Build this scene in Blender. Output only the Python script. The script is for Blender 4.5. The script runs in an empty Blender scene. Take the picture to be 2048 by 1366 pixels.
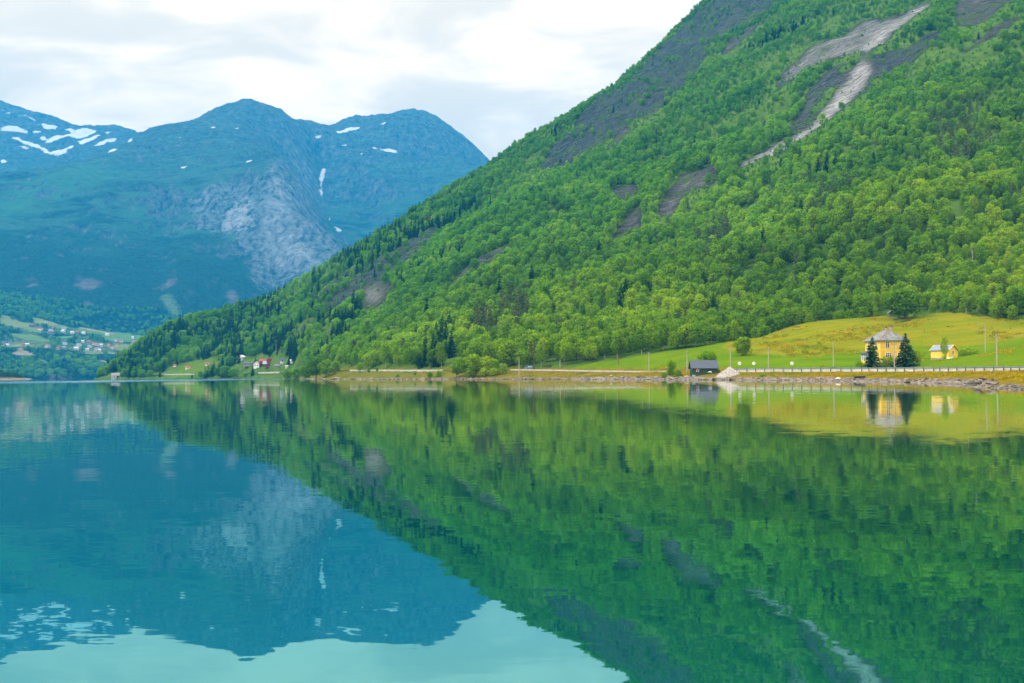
import bpy, bmesh, math, random
import numpy as np
from mathutils import Vector, Matrix
R = math.radians
rnd = random.Random(7)
nr = np.random.RandomState(11)
scene = bpy.context.scene
COL = scene.collection

# ------------------------------------------------------------------ camera
F = 2276.0                                   # focal length in photo pixels (photo 2048 wide)
CAM_H = 1.2
cam_data = bpy.data.cameras.new("camera")
cam_data.sensor_width = 36.0
cam_data.lens = 36.0 * F / 2048.0
cam_data.clip_start = 0.2
cam_data.clip_end = 30000
cam = bpy.data.objects.new("camera", cam_data)
COL.objects.link(cam)
PITCH, ROLL = 68.4 / F, -0.0055
fw = Vector((0, math.cos(PITCH), math.sin(PITCH))).normalized()
rt = Vector((1, 0, ROLL)).normalized()
upv = rt.cross(fw).normalized()
rt = fw.cross(upv).normalized()
cam.matrix_world = Matrix(((rt.x, upv.x, -fw.x, 0), (rt.y, upv.y, -fw.y, 0), (rt.z, upv.z, -fw.z, CAM_H), (0, 0, 0, 1)))
scene.camera = cam
FW, RT, UP = np.array(fw), np.array(rt), np.array(upv)


def ray(u, v):
    u = np.asarray(u, float); v = np.asarray(v, float)
    d = FW + RT * ((u - 1024) / F)[..., None] - UP * ((v - 683) / F)[..., None]
    return d / d[..., 1:2]


def P(u, v, D):
    return ray(u, v) * np.asarray(D, float)[..., None] + np.array([0, 0, CAM_H])


def proj(p):
    q = np.asarray(p, float) - np.array([0, 0, CAM_H])
    f = q @ FW
    return 1024 + F * (q @ RT) / f, 683 - F * (q @ UP) / f, f


def ux(u, D):
    return float(ray(u, 740.0)[0] * D)


# ------------------------------------------------------------------ light and sky
SUN_EL, SUN_ROT = R(46), R(-108)             # high, soft, from the left behind the camera
EXPOSURE = 0.45
scene.view_settings.view_transform = 'Standard'
scene.view_settings.look = 'None'
scene.view_settings.exposure = EXPOSURE
scene.view_settings.gamma = 1.0
sun_d = bpy.data.lights.new("sun", 'SUN')
sun_d.energy = 2.4
sun_d.angle = R(10)
sun_d.color = (1.0, 0.95, 0.86)
sun = bpy.data.objects.new("sun", sun_d)
COL.objects.link(sun)
sdir = Vector((math.sin(SUN_ROT) * math.cos(SUN_EL), math.cos(SUN_ROT) * math.cos(SUN_EL), math.sin(SUN_EL)))
sun.rotation_euler = (-sdir).to_track_quat('-Z', 'Y').to_euler()
sun.location = (-200, -150, 400)

world = bpy.data.worlds.new("World")
scene.world = world
world.use_nodes = True
wt = world.node_tree
wt.nodes.clear()


class NT:
    """small helper for node trees"""
    def __init__(self, tree):
        self.t = tree

    def n(self, typ, **kw):
        nd = self.t.nodes.new(typ)
        for k, v in kw.items():
            if k.startswith('i_'):
                key = k[2:]
                key = int(key) if key.isdigit() else key.replace('_', ' ')
                s = nd.inputs[key]
                if isinstance(v, bpy.types.NodeSocket):
                    self.t.links.new(v, s)
                else:
                    s.default_value = v
            else:
                setattr(nd, k, v)
        return nd

    def link(self, a, b):
        self.t.links.new(a, b)

    def math(self, op, a, b=None, c=None, clamp=False):
        nd = self.t.nodes.new('ShaderNodeMath')
        nd.operation = op
        nd.use_clamp = clamp
        for i, x in enumerate((a, b, c)):
            if x is None:
                continue
            if isinstance(x, bpy.types.NodeSocket):
                self.t.links.new(x, nd.inputs[i])
            else:
                nd.inputs[i].default_value = x
        return nd.outputs[0]

    def mix(self, fac, a, b, blend='MIX'):
        nd = self.t.nodes.new('ShaderNodeMix')
        nd.data_type = 'RGBA'
        nd.blend_type = blend
        for idx, x in ((0, fac), (6, a), (7, b)):
            if isinstance(x, bpy.types.NodeSocket):
                self.t.links.new(x, nd.inputs[idx])
            else:
                if idx and len(x) == 3:
                    x = (*x, 1)
                nd.inputs[idx].default_value = x
        return nd.outputs[2]

    def noise(self, vec, scale, detail=4, rough=0.55, dist=0.0, col=False):
        nd = self.t.nodes.new('ShaderNodeTexNoise')
        nd.inputs['Scale'].default_value = scale
        nd.inputs['Detail'].default_value = detail
        nd.inputs['Roughness'].default_value = rough
        nd.inputs['Distortion'].default_value = dist
        if vec is not None:
            self.t.links.new(vec, nd.inputs['Vector'])
        return nd.outputs['Color' if col else 'Fac']

    def mr(self, x, a, b, c=0.0, d=1.0, smooth=False):
        nd = self.t.nodes.new('ShaderNodeMapRange')
        nd.interpolation_type = 'SMOOTHSTEP' if smooth else 'LINEAR'
        self.t.links.new(x, nd.inputs[0])
        for i, y in enumerate((a, b, c, d)):
            nd.inputs[i + 1].default_value = y
        return nd.outputs[0]

    def scalev(self, vec, s):
        nd = self.t.nodes.new('ShaderNodeVectorMath')
        nd.operation = 'MULTIPLY'
        self.t.links.new(vec, nd.inputs[0])
        nd.inputs[1].default_value = s
        return nd.outputs[0]


w = NT(wt)
tc = w.n('ShaderNodeTexCoord')
sep = w.n('ShaderNodeSeparateXYZ', i_0=tc.outputs['Generated'])
zz = w.math('MAXIMUM', sep.outputs[2], 0.0)
den = w.math('ADD', zz, 0.22)
comb = w.n('ShaderNodeCombineXYZ', i_0=w.math('DIVIDE', sep.outputs[0], den), i_1=w.math('DIVIDE', sep.outputs[1], den))
c1 = w.noise(w.scalev(comb.outputs[0], (1.0, 1.3, 1.0)), 3.6, 8, 0.56, 0.5)
c2 = w.noise(w.scalev(comb.outputs[0], (0.8, 1.3, 1.0)), 1.9, 4, 0.5, 0.3)
cl = w.math('ADD', w.math('MULTIPLY', c1, 0.6), w.math('MULTIPLY', c2, 0.4))
clf = w.mr(cl, 0.40, 0.60, 0.0, 1.0, True)
ccol = w.mix(clf, (0.96, 0.765, 0.52), (1.42, 1.08, 0.73))
high = w.mr(sep.outputs[2], 0.32, 0.80, 0.0, 1.0, True)         # thin bright cloud overhead, as under an overcast sky
ccol = w.mix(high, ccol, (1.80, 1.80, 1.78))
clouds = w.n('ShaderNodeBackground', i_Color=ccol, i_Strength=1.28)
sky = w.n('ShaderNodeTexSky', sky_type='NISHITA', sun_disc=False, sun_elevation=SUN_EL, sun_rotation=SUN_ROT)
skyb = w.n('ShaderNodeBackground', i_Color=sky.outputs[0], i_Strength=0.10)
mixs = w.n('ShaderNodeMixShader', i_0=0.93, i_1=skyb.outputs[0], i_2=clouds.outputs[0])
w.n('ShaderNodeOutputWorld', i_Surface=mixs.outputs[0])

cy = scene.cycles
cy.max_bounces = 5
cy.diffuse_bounces = 3
cy.glossy_bounces = 2
cy.transmission_bounces = 2
cy.volume_bounces = 0
cy.transparent_max_bounces = 6
cy.use_denoising = True
try:
    cy.denoiser = 'OPENIMAGEDENOISE'
    cy.denoising_input_passes = 'RGB_ALBEDO_NORMAL'
except Exception:
    pass
cy.use_adaptive_sampling = True
cy.adaptive_threshold = 0.02
cy.caustics_reflective = False
cy.caustics_refractive = False


# ------------------------------------------------------------------ helpers
def tag(o, label=None, cat=None, group=None, kind=None):
    if label: o['label'] = label
    if cat: o['category'] = cat
    if group: o['group'] = group
    if kind: o['kind'] = kind
    return o


def empty(name, loc, rz=0.0):
    o = bpy.data.objects.new(name, None)
    o.empty_display_size = 0.5
    o.location = loc
    o.rotation_euler = (0, 0, rz)
    COL.objects.link(o)
    return o


def link_mesh(name, me, parent=None, loc=None):
    o = bpy.data.objects.new(name, me)
    COL.objects.link(o)
    if parent is not None: o.parent = parent
    if loc is not None: o.location = loc
    return o


class MB:
    """collects shapes; build() links them as one mesh object"""
    def __init__(self):
        self.v, self.f = [], []

    def poly(self, pts):
        n = len(self.v)
        self.v += [tuple(p) for p in pts]
        self.f.append(tuple(range(n, n + len(pts))))
        return self

    def box(self, c, s, rz=0.0):
        n = len(self.v)
        ca, sa = math.cos(rz), math.sin(rz)
        for dz in (-.5, .5):
            for dx, dy in ((-.5, -.5), (.5, -.5), (.5, .5), (-.5, .5)):
                x, y = dx * s[0], dy * s[1]
                self.v.append((c[0] + x * ca - y * sa, c[1] + x * sa + y * ca, c[2] + dz * s[2]))
        self.f += [tuple(n + i for i in q) for q in ((3, 2, 1, 0), (4, 5, 6, 7), (0, 1, 5, 4), (1, 2, 6, 5), (2, 3, 7, 6), (3, 0, 4, 7))]
        return self

    def tube(self, a, b, r0, r1=None, n=8, caps=True):
        r1 = r0 if r1 is None else r1
        a, b = Vector(a), Vector(b)
        d = (b - a).normalized()
        e = d.orthogonal().normalized()
        g = d.cross(e)
        k = len(self.v)
        for p, r in ((a, r0), (b, r1)):
            for i in range(n):
                t = 2 * math.pi * i / n
                self.v.append(tuple(p + e * (r * math.cos(t)) + g * (r * math.sin(t))))
        for i in range(n):
            j = (i + 1) % n
            self.f.append((k + i, k + j, k + n + j, k + n + i))
        if caps:
            self.f.append(tuple(k + i for i in reversed(range(n))))
            self.f.append(tuple(k + n + i for i in range(n)))
        return self

    def prism(self, outline, axis_from, axis_to):
        """outline: list of (a, z) ; extruded along y from axis_from to axis_to (a is x)"""
        k, n = len(self.v), len(outline)
        for y in (axis_from, axis_to):
            self.v += [(a, y, z) for a, z in outline]
        self.f.append(tuple(k + i for i in range(n)))
        self.f.append(tuple(k + n + i for i in reversed(range(n))))
        for i in range(n):
            j = (i + 1) % n
            self.f.append((k + j, k + i, k + n + i, k + n + j))
        return self

    def mesh(self, name, mat, smooth=False):
        me = bpy.data.meshes.new(name)
        me.from_pydata(self.v, [], self.f)
        me.materials.append(mat)
        if smooth:
            me.polygons.foreach_set('use_smooth', [True] * len(me.polygons))
        me.update()
        return me

    def build(self, name, mat, parent=None, loc=None, smooth=False):
        return link_mesh(name, self.mesh(name, mat, smooth), parent, loc)


# value noise in numpy
def _hash(ix, iy, s):
    h = (ix.astype(np.int64) * 374761393 + iy.astype(np.int64) * 668265263 + s * 974711) & 0x7fffffff
    h = ((h ^ (h >> 13)) * 1274126177) & 0x7fffffff
    return ((h ^ (h >> 16)) & 0xffff) / 65535.0


def vnoise(x, y, s=0):
    ix, iy = np.floor(x), np.floor(y)
    fx, fy = x - ix, y - iy
    fx = fx * fx * fx * (fx * (fx * 6 - 15) + 10); fy = fy * fy * fy * (fy * (fy * 6 - 15) + 10)
    a, b = _hash(ix, iy, s), _hash(ix + 1, iy, s)
    c, d = _hash(ix, iy + 1, s), _hash(ix + 1, iy + 1, s)
    return (a + (b - a) * fx) * (1 - fy) + (c + (d - c) * fx) * fy - 0.5


def fbm(x, y, o=4, s=0, ridged=False, gain=0.5):
    t, a, tot = 0, 1.0, 0
    for i in range(o):
        nz = vnoise(x * 2 ** i + 17.3 * i, y * 2 ** i - 9.1 * i, s + i)
        if ridged: nz = 0.5 - np.abs(nz) * 2
        t = t + a * nz; tot += a; a *= gain
    return t / tot


def sstep(a, b, x):
    t = np.clip((x - a) / (b - a), 0, 1)
    return t * t * (3 - 2 * t)


class TPS:
    """thin plate surface through scattered survey points"""
    def __init__(self, pts, unit, smooth=0.0):
        pts = np.asarray(pts, float)
        self.u = unit
        self.c = pts[:, :2] / unit
        n = len(pts)
        K = self.k(self.c, self.c) + np.eye(n) * smooth
        Pm = np.hstack([np.ones((n, 1)), self.c])
        A = np.zeros((n + 3, n + 3))
        A[:n, :n] = K; A[:n, n:] = Pm; A[n:, :n] = Pm.T
        self.w = np.linalg.solve(A, np.concatenate([pts[:, 2], np.zeros(3)]))

    @staticmethod
    def k(a, b):
        r2 = ((a[:, None, :] - b[None]) ** 2).sum(-1)
        return 0.5 * r2 * np.log(r2 + 1e-9)

    def __call__(self, X, Y):
        sh = np.shape(X)
        q = np.stack([np.ravel(X), np.ravel(Y)], 1) / self.u
        out = np.empty(len(q))
        n = len(self.c)
        for i in range(0, len(q), 20000):
            s = q[i:i + 20000]
            out[i:i + 20000] = self.k(s, self.c) @ self.w[:n] + self.w[n] + s @ self.w[n + 1:]
        return out.reshape(sh)


def in_poly(x, y, poly):
    x = np.asarray(x); y = np.asarray(y)
    ins = np.zeros(x.shape, bool)
    n = len(poly)
    for i in range(n):
        x0, y0 = poly[i]; x1, y1 = poly[(i + 1) % n]
        c = (y0 > y) != (y1 > y)
        with np.errstate(divide='ignore', invalid='ignore'):
            ins ^= c & (x < (x1 - x0) * (y - y0) / (y1 - y0 + 1e-12) + x0)
    return ins


def poly_dist(x, y, line):
    """distance to a polyline, and the parameter (index) of the nearest point"""
    x = np.asarray(x, float); y = np.asarray(y, float)
    best = np.full(x.shape, 1e9); par = np.zeros(x.shape); side = np.zeros(x.shape)
    for i in range(len(line) - 1):
        ax, ay = line[i][:2]; bx, by = line[i + 1][:2]
        dx, dy = bx - ax, by - ay
        L2 = dx * dx + dy * dy
        t = np.clip(((x - ax) * dx + (y - ay) * dy) / L2, 0, 1)
        d = np.hypot(x - ax - t * dx, y - ay - t * dy)
        m = d < best
        best = np.where(m, d, best); par = np.where(m, i + t, par)
        side = np.where(m, np.sign(dx * (y - ay) - dy * (x - ax)), side)
    return best, par, side


# ------------------------------------------------------------------ near mountain: survey
def uD(lst):
    return [(ux(u, D), D) for u, D in lst]


SHORE = uD([(2900, 20), (2400, 52), (2200, 64), (2048, 82), (1985, 93), (1952, 99), (1940, 122), (1850, 148), (1700, 183), (1600, 214), (1500, 243),
            (1400, 262), (1300, 298), (1150, 343), (1038, 368), (900, 405), (800, 448), (700, 500), (650, 540), (610, 640), (565, 800),
            (500, 950), (420, 1020), (330, 1080), (250, 1140), (192, 1195), (188, 1235), (230, 1330), (330, 1600), (450, 2100), (500, 2600)])
ROADP = [(2300, 170, 1.6), (2150, 190, 1.62), (2048, 207, 1.66), (1900, 232, 1.72), (1760, 254, 1.85), (1600, 276, 1.95), (1500, 291, 2.0), (1400, 312, 2.05),
         (1300, 342, 2.15), (1200, 366, 2.5), (1100, 389, 3.0), (1038, 400, 3.2), (950, 424, 3.3), (880, 449, 3.3), (820, 474, 3.5),
         (750, 519, 3.9), (700, 565, 4.2), (655, 625, 4.2), (610, 720, 4.2), (570, 860, 4.3), (512, 985, 4.4), (430, 1045, 4.0), (350, 1096, 3.8), (300, 1118, 3.6)]
ROAD = [(ux(u, D), D, z) for u, D, z in ROADP]
SLOPE = [(2048, 640, 350), (2048, 500, 430), (2048, 350, 520), (2048, 200, 640), (2048, 50, 800), (2048, -150, 1050), (2048, -400, 1500),
         (1800, 630, 392), (1800, 500, 472), (1800, 400, 542), (1800, 300, 627), (1800, 200, 728), (1800, 100, 862), (1800, 0, 1045), (1800, -150, 1350), (1800, -330, 1800),
         (1550, 668, 388), (1550, 600, 450), (1550, 500, 540), (1550, 400, 640), (1550, 300, 760), (1550, 200, 900), (1550, 100, 1080), (1550, 0, 1320), (1550, -110, 1600),
         (1300, 708, 377), (1300, 650, 452), (1300, 550, 562), (1300, 450, 692), (1300, 350, 850), (1300, 250, 1040), (1300, 160, 1260), (1300, 118, 1380),
         (1420, 0, 1500), (1420, 100, 1180), (1180, 210, 1300), (1180, 300, 1060), (1180, 420, 820), (1180, 560, 600), (1180, 680, 450),
         (1038, 728, 420), (1038, 650, 522), (1038, 550, 662), (1038, 450, 842), (1038, 360, 1070), (1038, 293, 1260),
         (900, 735, 455), (900, 680, 545), (900, 600, 685), (900, 500, 885), (900, 430, 1080), (900, 385, 1230),
         (750, 733, 560), (750, 690, 630), (750, 620, 795), (750, 550, 985), (750, 487, 1200),
         (600, 742, 700), (600, 690, 820), (600, 640, 970), (600, 570, 1190),
         (480, 738, 1010), (480, 702, 1085), (480, 655, 1180), (480, 624, 1270),
         (350, 742, 1110), (350, 702, 1185), (350, 657, 1290), (270, 735, 1170), (270, 700, 1245), (225, 744, 1225),
         (1500, 678, 382), (1400, 694, 376), (1200, 724, 388), (1640, 643, 391), (1920, 632, 372),
         (1760, 735, 285), (1900, 717, 305), (1970, 708, 320), (1500, 705, 335), (1640, 690, 335), (1400, 722, 325), (1860, 670, 345), (2048, 690, 290), (1700, 665, 360)]
pts = [tuple(p) for p in P([s[0] for s in SLOPE], [s[1] for s in SLOPE], [s[2] for s in SLOPE])]
pts += [r for r in ROAD]
for i, (x, y) in enumerate(SHORE):
    pts.append((x, y, 1.1 if y < 700 else 2.2))
# behind the crest
for u, D, z in [(1300, 1650, 300), (1038, 1500, 215), (900, 1480, 165), (750, 1450, 115), (600, 1420, 75), (480, 1480, 55), (350, 1480, 40), (270, 1400, 20),
                (1180, 1600, 255), (1420, 1850, 430), (1038, 2000, 90), (750, 2000, 40), (1300, 2200, 180), (1600, 2300, 420), (500, 2000, 15),
                (2300, 400, 28), (2400, 600, 130), (2500, 900, 330), (2500, 1500, 700), (2100, 2200, 800)]:
    pts.append((ux(u, D), D, z))
near_tps = TPS(pts, 200.0, 0.0004)


def cells(spec):
    out = [spec[0][0]]
    for a, b, s in spec:
        n = max(1, int(round((b - a) / s)))
        out += list(np.linspace(a, b, n + 1)[1:])
    return np.array(out)


gx = cells([(-640, -120, 6.0), (-120, 0, 4.5), (0, 170, 2.2), (170, 300, 4.0), (300, 700, 6.0), (700, 1250, 12.0)])
gy = cells([(18, 70, 4.0), (70, 420, 2.2), (420, 640, 4.0), (640, 1400, 6.0), (1400, 2300, 14.0)])
GX, GY = np.meshgrid(gx, gy)
Z0 = near_tps(GX, GY)


class Grid:
    def __init__(self, gx, gy, Z):
        self.gx, self.gy, self.Z = gx, gy, Z

    def __call__(self, x, y):
        x = np.asarray(x, float); y = np.asarray(y, float)
        i = np.clip(np.searchsorted(self.gx, x) - 1, 0, len(self.gx) - 2)
        j = np.clip(np.searchsorted(self.gy, y) - 1, 0, len(self.gy) - 2)
        a = np.clip((x - self.gx[i]) / (self.gx[i + 1] - self.gx[i]), 0, 1)
        b = np.clip((y - self.gy[j]) / (self.gy[j + 1] - self.gy[j]), 0, 1)
        Z = self.Z
        return (Z[j, i] * (1 - a) + Z[j, i + 1] * a) * (1 - b) + (Z[j + 1, i] * (1 - a) + Z[j + 1, i + 1] * a) * b

    def hit(self, u, v, d0, d1, step):
        """first point of the ground along the line of sight through a survey pixel"""
        r = ray(np.asarray(u, float), np.asarray(v, float))
        D = np.arange(d0, d1, step)
        X = r[:, 0:1] * D; Y = np.repeat(D[None], len(r), 0); Zr = r[:, 2:3] * D + CAM_H
        ok = self(X, Y) >= Zr
        k = np.where(ok.any(1), ok.argmax(1), len(D) - 1)
        return [(float(r[i, 0] * D[k[i]]), float(D[k[i]])) for i in range(len(r))]


g0 = Grid(gx, gy, Z0)


def npoly(pts, g=None, rng=(60, 1750, 3.0)):
    g = g or g0
    return g.hit([p[0] for p in pts], [p[1] for p in pts], *rng)


def road_side(lo, hi, off):
    out = []
    for i in range(len(ROAD)):
        if lo <= ROADP[i][0] <= hi:
            a = ROAD[max(0, i - 1)]; b = ROAD[min(len(ROAD) - 1, i + 1)]
            dx, dy = b[0] - a[0], b[1] - a[1]; L = math.hypot(dx, dy)
            out.append((ROAD[i][0] + dy / L * off, ROAD[i][1] - dx / L * off))
    return out


MEADOW = road_side(1150, 2300, 4.5) + npoly([(1140, 735), (1200, 723), (1300, 708), (1400, 693), (1470, 682), (1500, 677), (1560, 660), (1640, 640), (1720, 633), (1780, 630),
                (1850, 628), (1890, 622), (1925, 624), (1990, 636), (2060, 643), (2250, 650)])
YELLOW = npoly([(2200, 672), (2048, 680), (1920, 695), (1830, 696), (1720, 704), (1640, 712), (1560, 715), (1500, 712), (1465, 706), (1440, 695), (1460, 684), (1500, 677), (1560, 660), (1640, 640),
                (1720, 633), (1780, 630), (1850, 628), (1890, 615), (1925, 620), (1990, 636), (2060, 643), (2250, 650)])
FIELDS = [npoly(p) for p in ([(335, 748), (345, 738), (390, 722), (425, 716), (440, 722), (425, 738), (400, 748)],
                             [(518, 747), (525, 737), (545, 733), (560, 742), (560, 747)])]
VILLAGE = npoly([(470, 750), (475, 706), (560, 704), (600, 712), (600, 726), (572, 734), (566, 750)])
ROCKS = [
    # (polygon, brightness 0..1)
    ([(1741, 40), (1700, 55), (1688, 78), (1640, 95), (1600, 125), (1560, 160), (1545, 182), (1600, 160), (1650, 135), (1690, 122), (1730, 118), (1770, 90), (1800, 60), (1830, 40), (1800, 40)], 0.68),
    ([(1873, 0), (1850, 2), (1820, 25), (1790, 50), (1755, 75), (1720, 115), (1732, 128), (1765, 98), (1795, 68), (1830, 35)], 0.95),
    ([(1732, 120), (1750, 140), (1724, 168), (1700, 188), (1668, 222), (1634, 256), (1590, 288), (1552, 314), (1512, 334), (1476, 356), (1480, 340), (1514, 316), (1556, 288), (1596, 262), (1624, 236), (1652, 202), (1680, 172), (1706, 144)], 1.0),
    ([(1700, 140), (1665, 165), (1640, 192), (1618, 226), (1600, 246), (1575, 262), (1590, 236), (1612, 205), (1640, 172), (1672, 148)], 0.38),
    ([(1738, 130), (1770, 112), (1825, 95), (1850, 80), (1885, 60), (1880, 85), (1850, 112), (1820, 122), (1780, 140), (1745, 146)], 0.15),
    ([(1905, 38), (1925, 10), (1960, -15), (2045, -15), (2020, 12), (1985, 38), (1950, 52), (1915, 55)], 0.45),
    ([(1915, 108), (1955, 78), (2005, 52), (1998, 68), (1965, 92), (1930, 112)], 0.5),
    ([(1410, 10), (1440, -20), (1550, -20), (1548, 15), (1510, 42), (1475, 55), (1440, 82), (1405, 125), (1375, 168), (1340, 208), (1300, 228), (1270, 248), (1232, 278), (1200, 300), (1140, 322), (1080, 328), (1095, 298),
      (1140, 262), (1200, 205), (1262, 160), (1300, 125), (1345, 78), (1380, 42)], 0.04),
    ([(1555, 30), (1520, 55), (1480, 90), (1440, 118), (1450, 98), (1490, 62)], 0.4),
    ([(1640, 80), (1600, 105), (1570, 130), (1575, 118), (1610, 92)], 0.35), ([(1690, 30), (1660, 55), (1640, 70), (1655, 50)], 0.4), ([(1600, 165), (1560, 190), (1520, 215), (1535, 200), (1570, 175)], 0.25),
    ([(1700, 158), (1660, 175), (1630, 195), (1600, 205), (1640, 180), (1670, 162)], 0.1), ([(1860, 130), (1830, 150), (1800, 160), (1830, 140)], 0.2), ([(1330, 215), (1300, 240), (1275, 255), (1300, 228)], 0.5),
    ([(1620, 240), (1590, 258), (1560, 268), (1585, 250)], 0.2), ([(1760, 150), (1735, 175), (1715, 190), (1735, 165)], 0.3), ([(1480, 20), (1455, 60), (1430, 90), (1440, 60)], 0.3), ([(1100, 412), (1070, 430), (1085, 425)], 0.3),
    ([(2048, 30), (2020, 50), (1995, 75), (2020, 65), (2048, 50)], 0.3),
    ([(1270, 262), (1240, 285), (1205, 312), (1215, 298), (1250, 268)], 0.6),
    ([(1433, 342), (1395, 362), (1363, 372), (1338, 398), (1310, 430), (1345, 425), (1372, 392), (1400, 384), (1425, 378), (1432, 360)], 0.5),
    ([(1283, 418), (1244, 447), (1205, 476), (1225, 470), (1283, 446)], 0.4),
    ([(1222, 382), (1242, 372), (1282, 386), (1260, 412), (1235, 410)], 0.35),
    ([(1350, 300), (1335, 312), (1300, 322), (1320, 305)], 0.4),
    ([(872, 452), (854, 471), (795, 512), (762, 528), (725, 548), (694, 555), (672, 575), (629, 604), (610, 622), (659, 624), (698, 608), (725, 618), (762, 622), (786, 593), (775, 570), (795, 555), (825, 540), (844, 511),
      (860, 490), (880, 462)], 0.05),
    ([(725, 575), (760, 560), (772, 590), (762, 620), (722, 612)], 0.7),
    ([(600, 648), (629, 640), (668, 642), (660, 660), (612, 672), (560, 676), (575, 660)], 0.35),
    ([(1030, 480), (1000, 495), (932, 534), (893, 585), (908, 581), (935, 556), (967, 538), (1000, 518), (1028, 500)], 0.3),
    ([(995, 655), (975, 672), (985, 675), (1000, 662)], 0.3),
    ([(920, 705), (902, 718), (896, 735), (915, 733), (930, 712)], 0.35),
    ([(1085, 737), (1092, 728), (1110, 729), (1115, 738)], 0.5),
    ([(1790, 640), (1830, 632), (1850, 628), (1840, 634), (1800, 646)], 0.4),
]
ROCKW = [(npoly(p), b) for p, b in ROCKS]
BARE = [npoly(p) for p in ([(1140, 415), (1110, 440), (1085, 450), (1100, 432)], [(1060, 470), (1030, 485), (1020, 490), (1035, 475)], [(985, 345), (960, 365), (945, 375), (955, 360)],
                           [(880, 430), (850, 460), (845, 462), (860, 440)], [(940, 385), (930, 395), (925, 392)], [(360, 690), (375, 700), (360, 705)], [(325, 702), (345, 712), (330, 716)],
                           [(1950, 530), (1956, 530), (1956, 556), (1949, 556)], [(500, 690), (520, 694), (505, 700)], [(250, 737), (270, 730), (274, 742)],
                           [(410, 690), (430, 693), (415, 697)], [(440, 705), (465, 700), (462, 710)])]

def blur(a, n):
    for _ in range(n):
        b = np.pad(a, 1, mode='edge')
        a = (b[1:-1, 1:-1] * 2 + b[:-2, 1:-1] + b[2:, 1:-1] + b[1:-1, :-2] + b[1:-1, 2:]) / 6
    return a


dS, _, sideS = poly_dist(GX, GY, SHORE)
dsh = np.where(sideS < 0, dS, -dS)           # positive inland
dR, parR, _ = poly_dist(GX, GY, ROAD)
roadz = np.interp(parR, np.arange(len(ROAD)), [r[2] for r in ROAD])
meadow_m = in_poly(GX, GY, MEADOW)
yellow_m = in_poly(GX, GY, YELLOW)
Z = Z0.copy()
hill = sstep(25, 140, dsh) * np.where(meadow_m, 0.06, 1.0) * sstep(10, 60, dR)
Z += hill * (fbm(GX / 130, GY / 130, 3, 5) * 22 + fbm(GX / 34, GY / 34, 2, 9) * 7)
Z += np.where(meadow_m, fbm(GX / 30, GY / 30, 3, 31) * 1.1, 0)
rock = np.zeros_like(Z); bright = np.zeros_like(Z); bare = np.zeros_like(Z); field = np.zeros_like(Z)
for pl, b in ROCKW:
    m = in_poly(GX, GY, pl)
    rock[m] = 1.0; bright[m] = b
rock_hard = rock.copy(); rock = blur(rock, 3); bright = blur(bright, 2)
for pl in BARE:
    bare[in_poly(GX, GY, pl)] = 1.0
for pl in FIELDS:
    field[in_poly(GX, GY, pl)] = 1.0
bare = blur(bare, 3); field = blur(field, 3) * 0.6
Z += rock * hill * (fbm(GX / 40, GY / 40, 3, 77, True) * np.where(bright > 0.3, 8, 17) - 2)
k = sstep(9, 4.5, dR)
Z = Z * (1 - k) + (roadz - 0.12) * k
k = sstep(-1, 9, dsh)
Z = np.where(dsh < 9, np.minimum(Z, Z * k + 0.02), Z)
Z = np.where(dsh < 0, -2.5 * sstep(0, 9, -dsh) - 0.05, Z)
Z = np.where(dsh > 0, np.maximum(Z, 0.03), Z)
ground = Grid(gx, gy, Z)


def zat(x, y):
    return float(ground(x, y))


def grid_mesh(name, gx, gy, Z, attrs, mat, fmask=None):
    ny, nx = Z.shape
    X, Y = np.meshgrid(gx, gy)
    co = np.stack([X, Y, Z], -1).reshape(-1, 3)
    idx = np.arange(nx * ny).reshape(ny, nx)
    q = np.stack([idx[:-1, :-1], idx[:-1, 1:], idx[1:, 1:], idx[1:, :-1]], -1).reshape(-1, 4)
    if fmask is not None:
        q = q[fmask.reshape(-1)]
        used = np.unique(q)
        remap = np.full(nx * ny, -1); remap[used] = np.arange(len(used))
        q = remap[q]; co = co[used]
    else:
        used = np.arange(nx * ny)
    me = bpy.data.meshes.new(name)
    me.vertices.add(len(co)); me.vertices.foreach_set('co', co.ravel())
    me.loops.add(q.size); me.loops.foreach_set('vertex_index', q.ravel())
    me.polygons.add(len(q)); me.polygons.foreach_set('loop_start', np.arange(0, q.size, 4))
    me.polygons.foreach_set('use_smooth', np.ones(len(q), bool))
    me.update(calc_edges=True)
    for k, (a, b, c) in attrs.items():
        at = me.attributes.new(k, 'FLOAT_COLOR', 'POINT')
        arr = np.stack([a.ravel()[used], b.ravel()[used], c.ravel()[used], np.ones(len(used))], -1)
        at.data.foreach_set('color', arr.astype(np.float32).ravel())
    me.materials.append(mat)
    return link_mesh(name, me)


# ------------------------------------------------------------------ materials
def new_mat(name):
    m = bpy.data.materials.new(name)
    m.use_nodes = True
    m.node_tree.nodes.clear()
    return m, NT(m.node_tree)


def finish(t, col, rough=0.85, normal=None, spec=0.25, metallic=0.0):
    p = t.n('ShaderNodeBsdfPrincipled', i_Roughness=rough, i_Metallic=metallic)
    p.inputs['Specular IOR Level'].default_value = spec
    if isinstance(col, bpy.types.NodeSocket): t.link(col, p.inputs['Base Color'])
    else: p.inputs['Base Color'].default_value = (*col, 1)
    if normal is not None: t.link(normal, p.inputs['Normal'])
    t.n('ShaderNodeOutputMaterial', i_Surface=p.outputs[0])
    return p


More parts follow.
